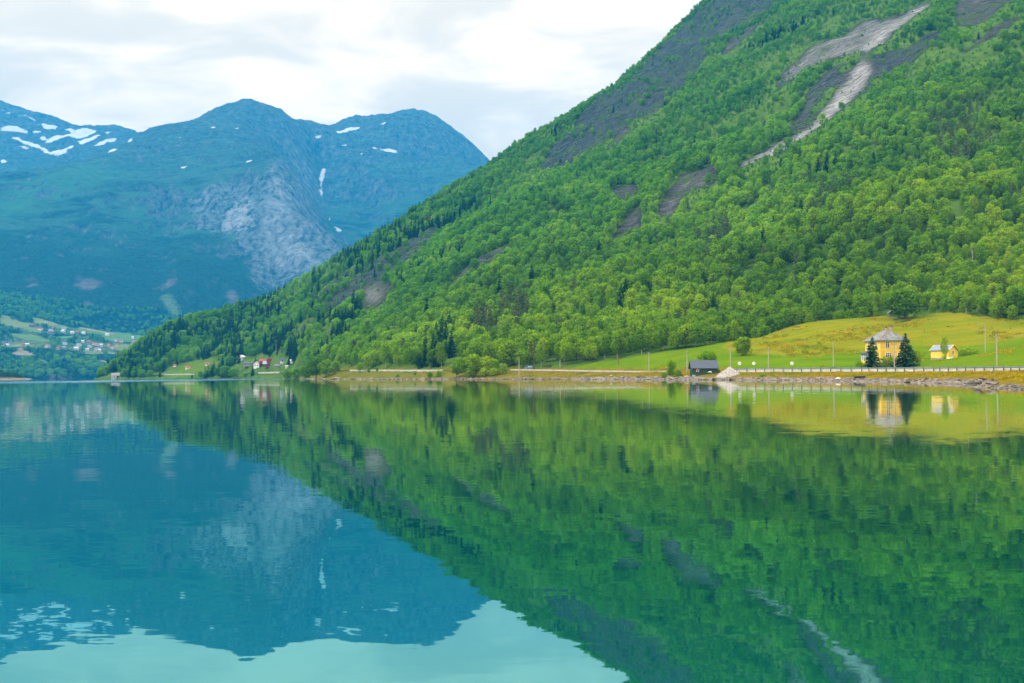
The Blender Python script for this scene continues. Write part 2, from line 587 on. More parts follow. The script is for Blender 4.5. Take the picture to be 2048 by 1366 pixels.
def paint(name, col, var=0.12, scale=3.0, rough=0.7, spec=0.3, metallic=0.0, bump=0.0):
    m, t = new_mat(name)
    g = t.n('ShaderNodeTexCoord').outputs['Object']
    nz = t.noise(g, scale, 5, 0.6)
    f = t.mr(nz, 0.3, 0.7, 1 - var, 1 + var)
    c = t.n('ShaderNodeVectorMath', operation='SCALE', i_0=(*col,), i_Scale=f).outputs[0]
    nrm = None
    if bump:
        nrm = t.n('ShaderNodeBump', i_Height=nz, i_Strength=bump, i_Distance=0.1).outputs[0]
    finish(t, c, rough, nrm, spec, metallic)
    return m


def mat_terrain():
    m, t = new_mat("terrain_ground")
    pos = t.n('ShaderNodeNewGeometry').outputs['Position']
    A = t.n('ShaderNodeSeparateColor', i_0=t.n('ShaderNodeAttribute', attribute_name='mask').outputs['Color'])
    B = t.n('ShaderNodeSeparateColor', i_0=t.n('ShaderNodeAttribute', attribute_name='mask2').outputs['Color'])
    rockm, brightm, meadowm = A.outputs[0], A.outputs[1], A.outputs[2]
    yel, barem, bank = B.outputs[0], B.outputs[1], B.outputs[2]
    big = t.noise(pos, 0.02, 4)
    mid = t.noise(pos, 0.12, 5, 0.6)
    fine = t.noise(pos, 0.9, 5, 0.65)
    # forest floor
    floor = t.mix(t.mr(mid, 0.35, 0.65), (0.04, 0.085, 0.012), (0.085, 0.15, 0.018))
    # grass
    grn = t.mix(t.mr(t.noise(t.scalev(pos, (0.05, 0.16, 0.3)), 1.0, 6, 0.7), 0.38, 0.62), (0.052, 0.135, 0.001), (0.102, 0.182, 0.001))
    strk = t.noise(t.scalev(pos, (0.05, 0.22, 0.3)), 1.0, 5, 0.65)
    yl = t.mix(t.mr(strk, 0.35, 0.6), (0.27, 0.195, 0.006), (0.135, 0.170, 0.003))
    yl = t.mix(t.mr(mid, 0.52, 0.66, 0, 0.85), yl, (0.10, 0.17, 0.004))
    patch = t.mr(t.noise(t.scalev(pos, (0.06, 0.14, 0.3)), 1.0, 4, 0.6), 0.60, 0.68, 0, 0.75)
    yl = t.mix(patch, yl, (0.30, 0.155, 0.05))
    yedge = t.mr(t.math('ADD', yel, t.math('MULTIPLY', t.math('SUBTRACT', mid, 0.5), 0.5)), 0.42, 0.58)
    grass = t.mix(yedge, grn, yl)
    grass = t.mix(t.mr(big, 0.3, 0.7, 0.2, 0.45), grass, t.mix(fine, (0.02, 0.045, 0.0), (0.23, 0.26, 0.012)))
    # bank by the water
    bk = t.mix(t.mr(strk, 0.38, 0.62), (0.24, 0.13, 0.022), (0.085, 0.10, 0.006))
    px = t.n('ShaderNodeSeparateXYZ', i_0=pos).outputs[0]
    bk = t.mix(t.mr(t.math('ADD', px, t.math('MULTIPLY', t.math('SUBTRACT', mid, 0.5), 160)), 50, -50, 0.0, 0.75), bk, (0.10, 0.115, 0.014))      # greener, weedier bank further out
    bk = t.mix(t.mr(t.math('ADD', t.math('MULTIPLY', fine, 0.5), t.math('MULTIPLY', mid, 0.5)), 0.5, 0.6, 0, 0.85), bk, (0.06, 0.075, 0.01))
    # rock
    rp = t.n('ShaderNodeMapping', i_Vector=pos)
    rp.inputs['Rotation'].default_value = (0, 0, R(-27))
    rp.inputs['Scale'].default_value = (0.05, 0.35, 0.12)
    rs = t.noise(rp.outputs[0], 1.0, 7, 0.68, 0.4)
    rp2 = t.n('ShaderNodeMapping', i_Vector=pos)
    rp2.inputs['Rotation'].default_value = (0, 0, R(-27))
    rp2.inputs['Scale'].default_value = (0.16, 0.9, 0.5)
    rs2 = t.noise(rp2.outputs[0], 1.0, 6, 0.72, 0.8)
    rs = t.math('ADD', t.math('MULTIPLY', rs, 0.5), t.math('MULTIPLY', rs2, 0.5))
    rock_c = t.n('ShaderNodeValToRGB', i_0=rs)
    cr = rock_c.color_ramp
    cr.elements[0].position = 0.36; cr.elements[0].color = (0.014, 0.016, 0.016, 1)
    cr.elements[1].position = 0.66; cr.elements[1].color = (0.29, 0.285, 0.265, 1)
    e = cr.elements.new(0.48); e.color = (0.07, 0.071, 0.069, 1)
    e = cr.elements.new(0.58); e.color = (0.14, 0.137, 0.128, 1)
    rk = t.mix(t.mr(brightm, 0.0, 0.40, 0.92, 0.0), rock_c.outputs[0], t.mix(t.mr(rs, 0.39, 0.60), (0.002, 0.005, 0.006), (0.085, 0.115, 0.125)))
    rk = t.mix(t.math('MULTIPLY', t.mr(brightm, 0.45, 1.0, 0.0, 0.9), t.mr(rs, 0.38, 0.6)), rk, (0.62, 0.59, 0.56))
    moss = t.math('MULTIPLY', t.mr(t.math('ADD', t.math('MULTIPLY', t.noise(pos, 0.07, 6, 0.7), 0.5), t.math('MULTIPLY', t.noise(t.scalev(rp.outputs[0], (0.6, 0.5, 0.6)), 1.0, 5, 0.6), 0.5)), 0.51, 0.57, 0, 0.85), t.mr(brightm, 0.5, 0.9, 1, 0.25))
    rk = t.mix(moss, rk, (0.07, 0.12, 0.02))
    ochre = t.mix(t.mr(mid, 0.4, 0.6), (0.30, 0.17, 0.07), (0.16, 0.17, 0.04))
    c = t.mix(meadowm, floor, grass)
    c = t.mix(t.mr(t.math('ADD', bank, t.math('MULTIPLY', t.math('SUBTRACT', fine, 0.5), 0.4)), 0.4, 0.6), c, bk)
    c = t.mix(t.mr(t.math('ADD', barem, t.math('MULTIPLY', t.math('SUBTRACT', fine, 0.5), 0.8)), 0.4, 0.6), c, ochre)
    rm = t.mr(t.math('ADD', rockm, t.math('MULTIPLY', t.math('SUBTRACT', mid, 0.5), 0.9)), 0.42, 0.55)
    c = t.mix(rm, c, rk)
    h = t.math('ADD', t.math('MULTIPLY', rs, t.math('MULTIPLY', rm, 9.0)), t.math('MULTIPLY', fine, 0.35))
    b = t.n('ShaderNodeBump', i_Height=h, i_Strength=0.8, i_Distance=1.0)
    finish(t, c, 1.0, b.outputs[0], 0.0)
    return m


M = {}
M['terrain'] = mat_terrain()


def mat_leaf(name, ramp, var=0.3, trans=0.48, locscale=0.012):
    m, t = new_mat(name)
    oi = t.n('ShaderNodeObjectInfo')
    geo = t.n('ShaderNodeNewGeometry')
    ln = t.noise(oi.outputs['Location'], locscale, 3)
    f = t.math('ADD', t.math('MULTIPLY', oi.outputs['Random'], 0.42), t.math('MULTIPLY', t.mr(ln, 0.32, 0.68), 0.58))
    r = t.n('ShaderNodeValToRGB', i_0=f)
    cr = r.color_ramp
    while len(cr.elements) < len(ramp): cr.elements.new(0.5)
    for e, (p, c) in zip(cr.elements, ramp):
        e.position = p; e.color = (*c, 1)
    k = t.mr(geo.outputs['Random Per Island'], 0, 1, 1 - var, 1 + var)
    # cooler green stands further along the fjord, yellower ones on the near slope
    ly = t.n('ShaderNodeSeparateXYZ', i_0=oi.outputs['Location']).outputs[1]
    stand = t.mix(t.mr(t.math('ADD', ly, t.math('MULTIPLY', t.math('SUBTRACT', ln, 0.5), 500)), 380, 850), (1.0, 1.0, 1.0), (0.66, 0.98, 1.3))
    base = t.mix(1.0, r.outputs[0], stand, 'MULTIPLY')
    c = t.n('ShaderNodeVectorMath', operation='SCALE', i_0=base, i_Scale=k).outputs[0]
    d = t.n('ShaderNodeBsdfDiffuse', i_Color=c)
    tr = t.n('ShaderNodeBsdfTranslucent', i_Color=t.mix(1.0, c, (1.15, 1.0, 0.35), 'MULTIPLY'))
    mx = t.n('ShaderNodeMixShader', i_0=trans, i_1=d.outputs[0], i_2=tr.outputs[0])
    t.n('ShaderNodeOutputMaterial', i_Surface=mx.outputs[0])
    return m


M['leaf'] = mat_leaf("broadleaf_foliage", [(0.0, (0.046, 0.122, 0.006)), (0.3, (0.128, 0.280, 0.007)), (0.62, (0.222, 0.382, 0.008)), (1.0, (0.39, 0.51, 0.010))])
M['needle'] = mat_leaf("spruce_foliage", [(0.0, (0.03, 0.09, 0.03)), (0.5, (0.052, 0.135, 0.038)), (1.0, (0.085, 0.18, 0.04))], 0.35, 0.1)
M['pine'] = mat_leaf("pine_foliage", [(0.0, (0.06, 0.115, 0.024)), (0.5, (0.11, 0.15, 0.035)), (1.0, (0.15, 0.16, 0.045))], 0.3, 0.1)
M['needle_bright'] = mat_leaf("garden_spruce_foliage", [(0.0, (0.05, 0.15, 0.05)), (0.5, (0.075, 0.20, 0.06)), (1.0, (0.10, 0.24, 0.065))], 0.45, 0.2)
M['bark'] = paint("bark", (0.13, 0.10, 0.075), 0.35, 2.0, 0.95, 0.1)
M['birch_bark'] = paint("pale_bark", (0.38, 0.36, 0.32), 0.4, 1.5, 0.9, 0.1)


# ------------------------------------------------------------------ terrain objects
mfc = (meadow_m[:-1, :-1].astype(int) + meadow_m[1:, 1:] + meadow_m[:-1, 1:] + meadow_m[1:, :-1]) >= 2
far_side = np.zeros_like(Z)
bank_v = ((dsh > -12) & (dsh < 500) & ~meadow_m & (GY < 560)) & (sstep(0, 1, 1) > 0)
# ground between the water and the road: nearer the shore than the road line
_, _, sideR = poly_dist(GX, GY, ROAD)
bank_v = (sideR > 0) & (GY < 640) | ((dR < 7) & (GY < 640))
bank_v &= dsh > -15
bfc = bank_v[:-1, :-1] & bank_v[1:, 1:] & bank_v[:-1, 1:] & bank_v[1:, :-1] & ~mfc
attrs = {'mask': (rock, bright, np.maximum(meadow_m, field)), 'mask2': (yellow_m.astype(float), bare, bank_v.astype(float))}
tag(grid_mesh("meadow", gx, gy, Z, attrs, M['terrain'], mfc), kind='structure')
tag(grid_mesh("shore_bank", gx, gy, Z, attrs, M['terrain'], bfc), kind='structure')
tag(grid_mesh("mountainside", gx, gy, Z, attrs, M['terrain'], ~mfc & ~bfc), kind='structure')

# ------------------------------------------------------------------ far mountains
FARP = [(0, 715, 2750), (120, 715, 2800), (220, 720, 2900), (0, 680, 3000), (0, 640, 3250), (100, 660, 3200), (200, 665, 3300), (280, 672, 3400), (60, 622, 3420), (130, 642, 3480),
        (260, 668, 3560), (0, 600, 3520), (0, 500, 4000), (150, 500, 4020), (300, 520, 3950), (0, 400, 4500), (150, 400, 4480), (0, 360, 4720), (150, 332, 4950), (220, 314, 5080), (285, 280, 5400),
        (0, 300, 6150), (0, 210, 6700), (35, 226, 6700), (100, 246, 6650), (190, 259, 6600), (245, 252, 6550), (290, 282, 6500), (120, 300, 6150), (200, 290, 6100), (60, 320, 5950),
        (-250, 220, 6700), (-250, 360, 4700), (-250, 640, 3200), (-250, 500, 3950),
        (320, 270, 5600), (360, 262, 5650), (390, 253, 5700), (430, 228, 5750), (470, 214, 5800), (500, 211, 5800), (530, 219, 5800), (560, 227, 5800), (590, 243, 5750), (622, 272, 5750),
        (300, 330, 4950), (300, 420, 4450), (400, 330, 4900), (500, 330, 4850), (400, 420, 4480), (500, 420, 4400), (560, 350, 4650), (600, 330, 4950), (640, 380, 5250), (620, 450, 4330), (655, 500, 4480), (692, 500, 4800),
        (500, 520, 4150), (600, 560, 4050), (400, 560, 3880), (400, 640, 3650), (550, 620, 3800), (650, 600, 3950), (300, 620, 3650), (200, 590, 3720),
        (650, 267, 6200), (690, 250, 6300), (740, 242, 6300), (800, 233, 6300), (830, 228, 6300), (855, 237, 6260), (880, 255, 6200), (915, 285, 6150), (960, 325, 6100), (1040, 380, 6000), (1200, 450, 5900),
        (720, 330, 5700), (720, 430, 5350), (800, 330, 5700), (800, 430, 5250), (750, 500, 5000), (880, 380, 5500), (900, 450, 5100), (850, 560, 4500), (1000, 560, 4700)]
fp = [tuple(p) for p in P([s[0] for s in FARP], [s[1] for s in FARP], [s[2] for s in FARP])]
for u, D, z in [(-400, 2480, 4), (-200, 2500, 4), (0, 2550, 4), (100, 2600, 4), (230, 2700, 5), (400, 3000, 5), (600, 3300, 5), (1000, 3700, 6), (1500, 4300, 100), (1500, 6000, 500),
                (0, 5250, 845), (150, 5500, 905), (-250, 5250, 860), (0, 7150, 1450), (245, 7150, 1150), (500, 7000, 1150), (640, 7100, 1050), (830, 7100, 1150), (1100, 7000, 700), (-250, 7150, 1420), (1500, 7150, 500)]:
    fp.append((ux(u, D), D, z))
far_tps = TPS(fp, 1000.0, 0.0002)
fx = cells([(-3400, -2700, 22), (-2700, 250, 9.5), (250, 1600, 40)])
fy = cells([(2420, 2700, 10), (2700, 3700, 10), (3700, 6800, 11), (6800, 7200, 40)])
FX, FY = np.meshgrid(fx, fy)
FZ0 = far_tps(FX, FY)
fg0 = Grid(fx, fy, FZ0)
FRNG = (2450, 7150, 9.0)


def fpoly(pts):
    return npoly(pts, fg0, FRNG)                # on the surface as built so far


def c7(l): return [(x / 4.551, 180 + y / 4.551) for x, y in l]
def c8(l): return [(380 + x / 3.413, 180 + y / 3.413) for x, y in l]
def c6(l): return [(x / 6.4, 580 + y / 6.4) for x, y in l]
def c1(l): return [(x / 4.096, 440 + y / 4.096) for x, y in l]


SNOW = [c7(q) for q in (
    [(0, 325), (90, 335), (170, 350), (260, 380), (240, 397), (160, 375), (90, 385), (0, 370)], [(335, 312), (430, 320), (540, 345), (480, 358), (400, 358), (390, 335)],
    [(550, 350), (640, 350), (690, 370), (880, 375), (840, 405), (780, 430), (700, 445), (640, 425), (560, 440), (480, 475), (400, 490), (450, 445), (520, 412), (640, 400), (690, 385), (600, 365)],
    [(100, 425), (180, 440), (260, 475), (340, 500), (420, 540), (540, 548), (620, 565), (600, 600), (520, 607), (450, 587), (390, 555), (320, 525), (230, 493), (150, 458)],
    [(285, 388), (350, 376), (385, 392), (310, 406)], [(150, 512), (210, 513), (285, 540), (230, 543)], [(360, 438), (420, 438), (430, 457), (380, 462)],
    [(710, 470), (760, 448), (860, 415), (910, 412), (850, 455), (780, 492), (720, 502)], [(835, 518), (900, 485), (1000, 453), (1070, 438), (1040, 472), (940, 502)],
    [(570, 547), (640, 513), (695, 498), (660, 528), (600, 552)], [(975, 573), (1050, 533), (1062, 547), (1000, 576)], [(930, 402), (980, 378), (1040, 370), (1000, 392)], [(1150, 453), (1205, 460), (1165, 480)],
    [(1885, 342), (1952, 342), (1940, 357)], [(1600, 517), (1700, 468), (1708, 482), (1640, 512)], [(1635, 703), (1715, 692), (1700, 704), (1640, 716)], [(1888, 553), (1932, 570), (1922, 582)],
    [(0, 172), (40, 186), (30, 197), (0, 190)], [(150, 207), (300, 262), (420, 298), (300, 280), (180, 240)], [(0, 638), (65, 652), (50, 664), (5, 660)], [(1600, 440), (1662, 434), (1635, 453)], [(50, 205), (85, 208), (70, 225)])]
SNOW += [c8(q) for q in (
    [(812, 312), (860, 318), (918, 300), (908, 316), (850, 332)], [(988, 292), (1060, 268), (1172, 252), (1142, 270), (1070, 291)], [(1262, 240), (1342, 221), (1332, 234)],
    [(1238, 400), (1275, 393), (1272, 414), (1248, 414)], [(1290, 408), (1370, 410), (1445, 418), (1400, 433), (1310, 424)], [(1108, 428), (1192, 436), (1170, 448)], [(1028, 378), (1082, 368), (1070, 384)],
    [(376, 485), (422, 476), (412, 492)], [(296, 266), (332, 256), (326, 274)], [(113, 259), (172, 256), (166, 268)], [(903, 538), (927, 538), (914, 600), (904, 672), (882, 672), (888, 600)],
    [(885, 682), (905, 682), (902, 718), (883, 718)], [(888, 714), (895, 714), (952, 835), (979, 916), (973, 916), (945, 838)], [(972, 915), (1034, 955), (1020, 982), (998, 960)])]
PALE = [c8(q) for q in ([(500, 740), (560, 640), (650, 570), (660, 680), (700, 760), (720, 900), (800, 1000), (900, 1150), (900, 1250), (700, 1250), (500, 1150), (480, 950), (500, 830)],)]
PALE2 = [c8(q) for q in ([(240, 820), (300, 780), (400, 690), (425, 850), (390, 930), (330, 940), (200, 965), (140, 972), (210, 930)], [(500, 735), (560, 640), (650, 570), (662, 680), (600, 720)], [(330, 930), (420, 900), (400, 980), (350, 1000)])]
CLIFF = [c8(q) for q in ([(0, 720), (200, 610), (420, 640), (520, 560), (700, 540), (800, 690), (880, 880), (980, 1000), (1090, 1110), (1000, 1250), (560, 1365), (420, 1365), (380, 1150), (250, 1000), (0, 950)], [(620, 330), (700, 340), (860, 560), (880, 800), (800, 700), (700, 500)])]
ROSE = [c1(q) for q in ([(600, 460), (750, 480), (950, 560), (700, 600), (620, 560)], [(50, 400), (180, 410), (300, 460), (340, 560), (220, 560), (200, 460)], [(590, 680), (720, 650), (800, 700), (700, 740)],
                        [(970, 380), (1030, 370), (1020, 480), (980, 510)], [(1180, 540), (1280, 540), (1480, 560), (1440, 600), (1250, 590)], [(1350, 430), (1440, 400), (1480, 520), (1380, 560), (1360, 480)],
                        [(880, 640), (940, 650), (930, 780), (900, 740)], [(1830, 600), (1880, 560), (1960, 580), (1990, 680), (1860, 740)], [(840, 280), (880, 300), (870, 340), (840, 320)])]
LIGHTG = [c1([(1270, 590), (1330, 620), (1410, 610), (1430, 690), (1490, 720), (1480, 800), (1420, 850), (1390, 800), (1340, 700), (1300, 640)])]
HEATH = [c7(q) for q in ([(0, 950), (250, 850), (600, 720), (900, 620), (1000, 640), (1100, 700), (1250, 720), (1000, 860), (600, 960), (250, 1050), (0, 1180)],)]
FLD = [c6(q) for q in (
    [(0, 290), (80, 330), (290, 420), (400, 430), (470, 480), (560, 560), (440, 550), (300, 500), (60, 450), (0, 440)], [(400, 320), (600, 400), (870, 470), (900, 500), (760, 490), (540, 440), (430, 420)],
    [(990, 480), (1250, 500), (1500, 580), (1350, 570), (1150, 555), (1010, 530)], [(1420, 525), (1680, 560), (1860, 600), (1830, 630), (1680, 680), (1560, 660), (1380, 650), (1300, 600), (1380, 570)],
    [(70, 530), (180, 570), (430, 580), (650, 640), (640, 670), (480, 650), (340, 640), (160, 590)], [(700, 600), (800, 590), (950, 590), (920, 620), (780, 640)], [(0, 690), (290, 690), (480, 720), (260, 730), (100, 740), (0, 730)],
    [(1300, 780), (1450, 800), (1560, 800), (1440, 830)], [(1440, 720), (1700, 690), (1640, 760), (1560, 790), (1460, 760)], [(1080, 780), (1250, 780), (1350, 810), (1200, 830), (1040, 820)], [(440, 850), (560, 900), (680, 980), (600, 960), (470, 890)])]
BROADFLD = [c6(q) for q in ([(0, 560), (300, 540), (500, 570), (700, 600), (900, 580), (1200, 590), (1500, 620), (1720, 690), (1600, 790), (1350, 835), (1000, 805), (700, 765), (300, 740), (0, 740)], [(0, 290), (300, 400), (560, 420), (900, 480), (1500, 560), (1400, 600), (900, 580), (500, 570), (0, 500)])]
TAN = [c6(q) for q in ([(200, 740), (290, 720), (320, 780), (450, 830), (300, 850), (120, 810), (220, 790)], [(1010, 480), (1240, 500), (1500, 580), (1400, 560), (1150, 520)], [(1000, 590), (1120, 595), (1160, 620), (1020, 605)], [(1240, 860), (1330, 900), (1420, 950), (1290, 930)],
                       [(380, 390), (560, 400), (860, 460), (640, 430)], [(740, 820), (820, 840), (800, 870)], [(1400, 790), (1560, 770), (1540, 800)], [(1300, 720), (1480, 740), (1400, 760)])]
SHOREROCK = [c6(q) for q in ([(560, 1060), (700, 1070), (900, 1100), (1050, 1120), (900, 1150), (560, 1150)],)]


def fmaskp(lst):
    a = np.zeros_like(FX)
    for q in lst:
        a[in_poly(FX, FY, fpoly(q))] = 1.0
    return a


upness = sstep(60, 500, FZ0)
rel = sstep(20, 220, FZ0)
FZ = FZ0 + rel * (fbm(FX / 480, FY / 480, 3, 3, True) * 85 + fbm(FX / 140, FY / 140, 4, 13, True, 0.6) * 40) * (0.35 + 0.65 * upness)
FZ += np.where(FZ0 < 250, 1, 0) * fbm(FX / 90, FY / 90, 3, 44) * 8 * rel
for gl, dep, wd in ((fpoly([(632, 285), (640, 340), (644, 400), (656, 440), (692, 500)]), 130, 120), (fpoly([(520, 235), (560, 300), (600, 360)]), 45, 70), (fpoly([(470, 380), (440, 450), (420, 520)]), 40, 80),
                    (fpoly([(330, 420), (310, 500), (300, 580)]), 35, 80), (fpoly([(560, 460), (545, 540), (540, 600)]), 35, 60), (fpoly([(720, 350), (730, 420), (735, 480)]), 40, 80), (fpoly([(840, 300), (850, 380), (845, 450)]), 30, 70)):
    gd, _, _ = poly_dist(FX, FY, gl)
    FZ -= dep * np.exp(-(gd / wd) ** 2) * rel
dfs, _, sfs = poly_dist(FX, FY, [(ux(u, D), D) for u, D in ((1500, 4200), (1000, 3650), (600, 3280), (400, 2980), (230, 2690), (100, 2590), (0, 2540), (-200, 2490), (-500, 2460))])
dfs = np.where(sfs < 0, dfs, -dfs)
FZ = np.where(dfs < 0, -3.0, np.maximum(FZ * sstep(0, 30, dfs), 0.05))
far_ground = Grid(fx, fy, FZ)
fg0 = far_ground
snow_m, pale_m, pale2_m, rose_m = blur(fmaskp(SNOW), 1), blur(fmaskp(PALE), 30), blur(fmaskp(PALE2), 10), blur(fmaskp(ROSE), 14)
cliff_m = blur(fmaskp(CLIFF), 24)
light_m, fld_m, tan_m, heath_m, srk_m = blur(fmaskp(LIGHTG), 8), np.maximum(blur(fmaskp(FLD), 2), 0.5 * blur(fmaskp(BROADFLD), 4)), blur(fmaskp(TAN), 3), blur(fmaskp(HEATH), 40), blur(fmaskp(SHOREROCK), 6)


def mat_far():
    m, t = new_mat("far_mountain_ground")
    geo = t.n('ShaderNodeNewGeometry')
    pos = geo.outputs['Position']
    A = t.n('ShaderNodeSeparateColor', i_0=t.n('ShaderNodeAttribute', attribute_name='mask').outputs['Color'])
    B = t.n('ShaderNodeSeparateColor', i_0=t.n('ShaderNodeAttribute', attribute_name='mask2').outputs['Color'])
    C = t.n('ShaderNodeSeparateColor', i_0=t.n('ShaderNodeAttribute', attribute_name='mask3').outputs['Color'])
    z = t.n('ShaderNodeSeparateXYZ', i_0=pos).outputs[2]
    nz = t.n('ShaderNodeSeparateXYZ', i_0=geo.outputs['Normal']).outputs[2]
    n1 = t.noise(pos, 0.004, 5, 0.6)
    n2 = t.noise(pos, 0.02, 6, 0.68)
    n3 = t.noise(t.scalev(pos, (1.0, 1.0, 0.18)), 0.045, 6, 0.7, 0.3)
    n4 = t.noise(pos, 0.09, 4, 0.65)
    forest = t.mix(t.mr(n4, 0.35, 0.65), (0.001, 0.009, 0.006), (0.018, 0.075, 0.032))
    n5 = t.noise(t.scalev(pos, (0.5, 0.5, 2.2)), 0.010, 6, 0.66, 0.8)
    heath = t.mix(t.mr(n5, 0.38, 0.60), (0.002, 0.013, 0.012), (0.055, 0.155, 0.075))
    heath = t.mix(t.mr(n1, 0.5, 0.7, 0, 0.6), heath, (0.045, 0.15, 0.05))
    heath = t.mix(t.math('MULTIPLY', C.outputs[1], t.mr(n2, 0.3, 0.65, 0.2, 0.95)), heath, (0.055, 0.21, 0.06))
    rock = t.mix(t.mr(n3, 0.36, 0.64), (0.002, 0.006, 0.012), (0.15, 0.18, 0.20))
    alt = t.mr(t.math('ADD', z, t.math('MULTIPLY', t.math('SUBTRACT', n1, 0.5), 500)), 420, 620, 0, 1, True)
    c = t.mix(alt, forest, heath)
    steep = t.mr(t.math('ADD', nz, t.math('MULTIPLY', t.math('SUBTRACT', n2, 0.5), 0.9)), 0.78, 0.62, 0, 1)
    hi = t.mr(t.math('ADD', z, t.math('MULTIPLY', t.math('SUBTRACT', n2, 0.5), 900)), 700, 1350, 0.05, 0.8)
    c = t.mix(t.math('MAXIMUM', t.math('MULTIPLY', steep, t.mr(z, 150, 500, 0.15, 1)), hi), c, rock)
    Dm = t.n('ShaderNodeSeparateColor', i_0=t.n('ShaderNodeAttribute', attribute_name='mask4').outputs['Color']).outputs[0]
    n6 = t.noise(t.scalev(pos, (1.0, 1.0, 0.12)), 0.02, 6, 0.7, 0.5)
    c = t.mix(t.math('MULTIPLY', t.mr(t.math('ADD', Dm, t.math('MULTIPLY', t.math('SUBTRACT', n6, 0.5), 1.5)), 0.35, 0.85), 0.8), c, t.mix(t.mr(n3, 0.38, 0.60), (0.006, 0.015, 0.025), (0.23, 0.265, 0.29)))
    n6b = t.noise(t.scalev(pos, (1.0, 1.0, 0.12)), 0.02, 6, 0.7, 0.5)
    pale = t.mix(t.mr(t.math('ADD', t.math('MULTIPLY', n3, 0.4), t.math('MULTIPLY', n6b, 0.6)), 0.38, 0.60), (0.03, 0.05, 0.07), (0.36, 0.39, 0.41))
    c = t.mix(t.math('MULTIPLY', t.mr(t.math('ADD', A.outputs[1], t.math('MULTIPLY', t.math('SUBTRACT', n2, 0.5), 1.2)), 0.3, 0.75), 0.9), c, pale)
    c = t.mix(t.math('MULTIPLY', t.mr(t.math('ADD', A.outputs[2], t.math('MULTIPLY', t.math('SUBTRACT', n3, 0.5), 2.8)), 0.5, 1.1), 0.8), c, (0.42, 0.43, 0.43))
    c = t.mix(t.math('MULTIPLY', t.mr(t.math('ADD', B.outputs[0], t.math('MULTIPLY', t.math('SUBTRACT', n2, 0.5), 1.4)), 0.5, 0.85), 0.7), c, (0.22, 0.17, 0.18))
    c = t.mix(t.mr(t.math('ADD', B.outputs[1], t.math('MULTIPLY', t.math('SUBTRACT', n4, 0.5), 0.8)), 0.4, 0.7), c, t.mix(n2, (0.08, 0.17, 0.06), (0.16, 0.25, 0.09)))
    fcol = t.mix(t.mr(n1, 0.45, 0.55), (0.15, 0.30, 0.06), (0.26, 0.32, 0.08))
    c = t.mix(t.mr(t.math('ADD', B.outputs[2], t.math('MULTIPLY', t.math('SUBTRACT', n4, 0.5), 0.5)), 0.4, 0.6), c, fcol)
    c = t.mix(t.mr(t.math('ADD', C.outputs[0], t.math('MULTIPLY', t.math('SUBTRACT', n4, 0.5), 0.8)), 0.4, 0.6), c, (0.42, 0.33, 0.19))
    c = t.mix(t.mr(t.math('ADD', C.outputs[2], t.math('MULTIPLY', t.math('SUBTRACT', n4, 0.5), 1.2)), 0.5, 0.7), c, (0.20, 0.17, 0.18))
    c = t.mix(t.mr(t.math('ADD', A.outputs[0], t.math('MULTIPLY', t.math('SUBTRACT', n4, 0.5), 1.0)), 0.36, 0.68), c, (0.85, 0.87, 0.9))
    h = t.math('ADD', t.math('MULTIPLY', n3, 40), t.math('ADD', t.math('MULTIPLY', n2, 45), t.math('MULTIPLY', n4, 10)))
    b = t.n('ShaderNodeBump', i_Height=h, i_Strength=0.9, i_Distance=1.0)
    finish(t, c, 0.95, b.outputs[0], 0.05)
    return m


M['far'] = mat_far()
tag(grid_mesh("far_mountains", fx, fy, FZ, {'mask': (snow_m, pale_m, pale2_m), 'mask2': (rose_m, light_m, fld_m), 'mask3': (tan_m, heath_m, srk_m), 'mask4': (cliff_m, cliff_m, cliff_m)}, M['far']), kind='structure')


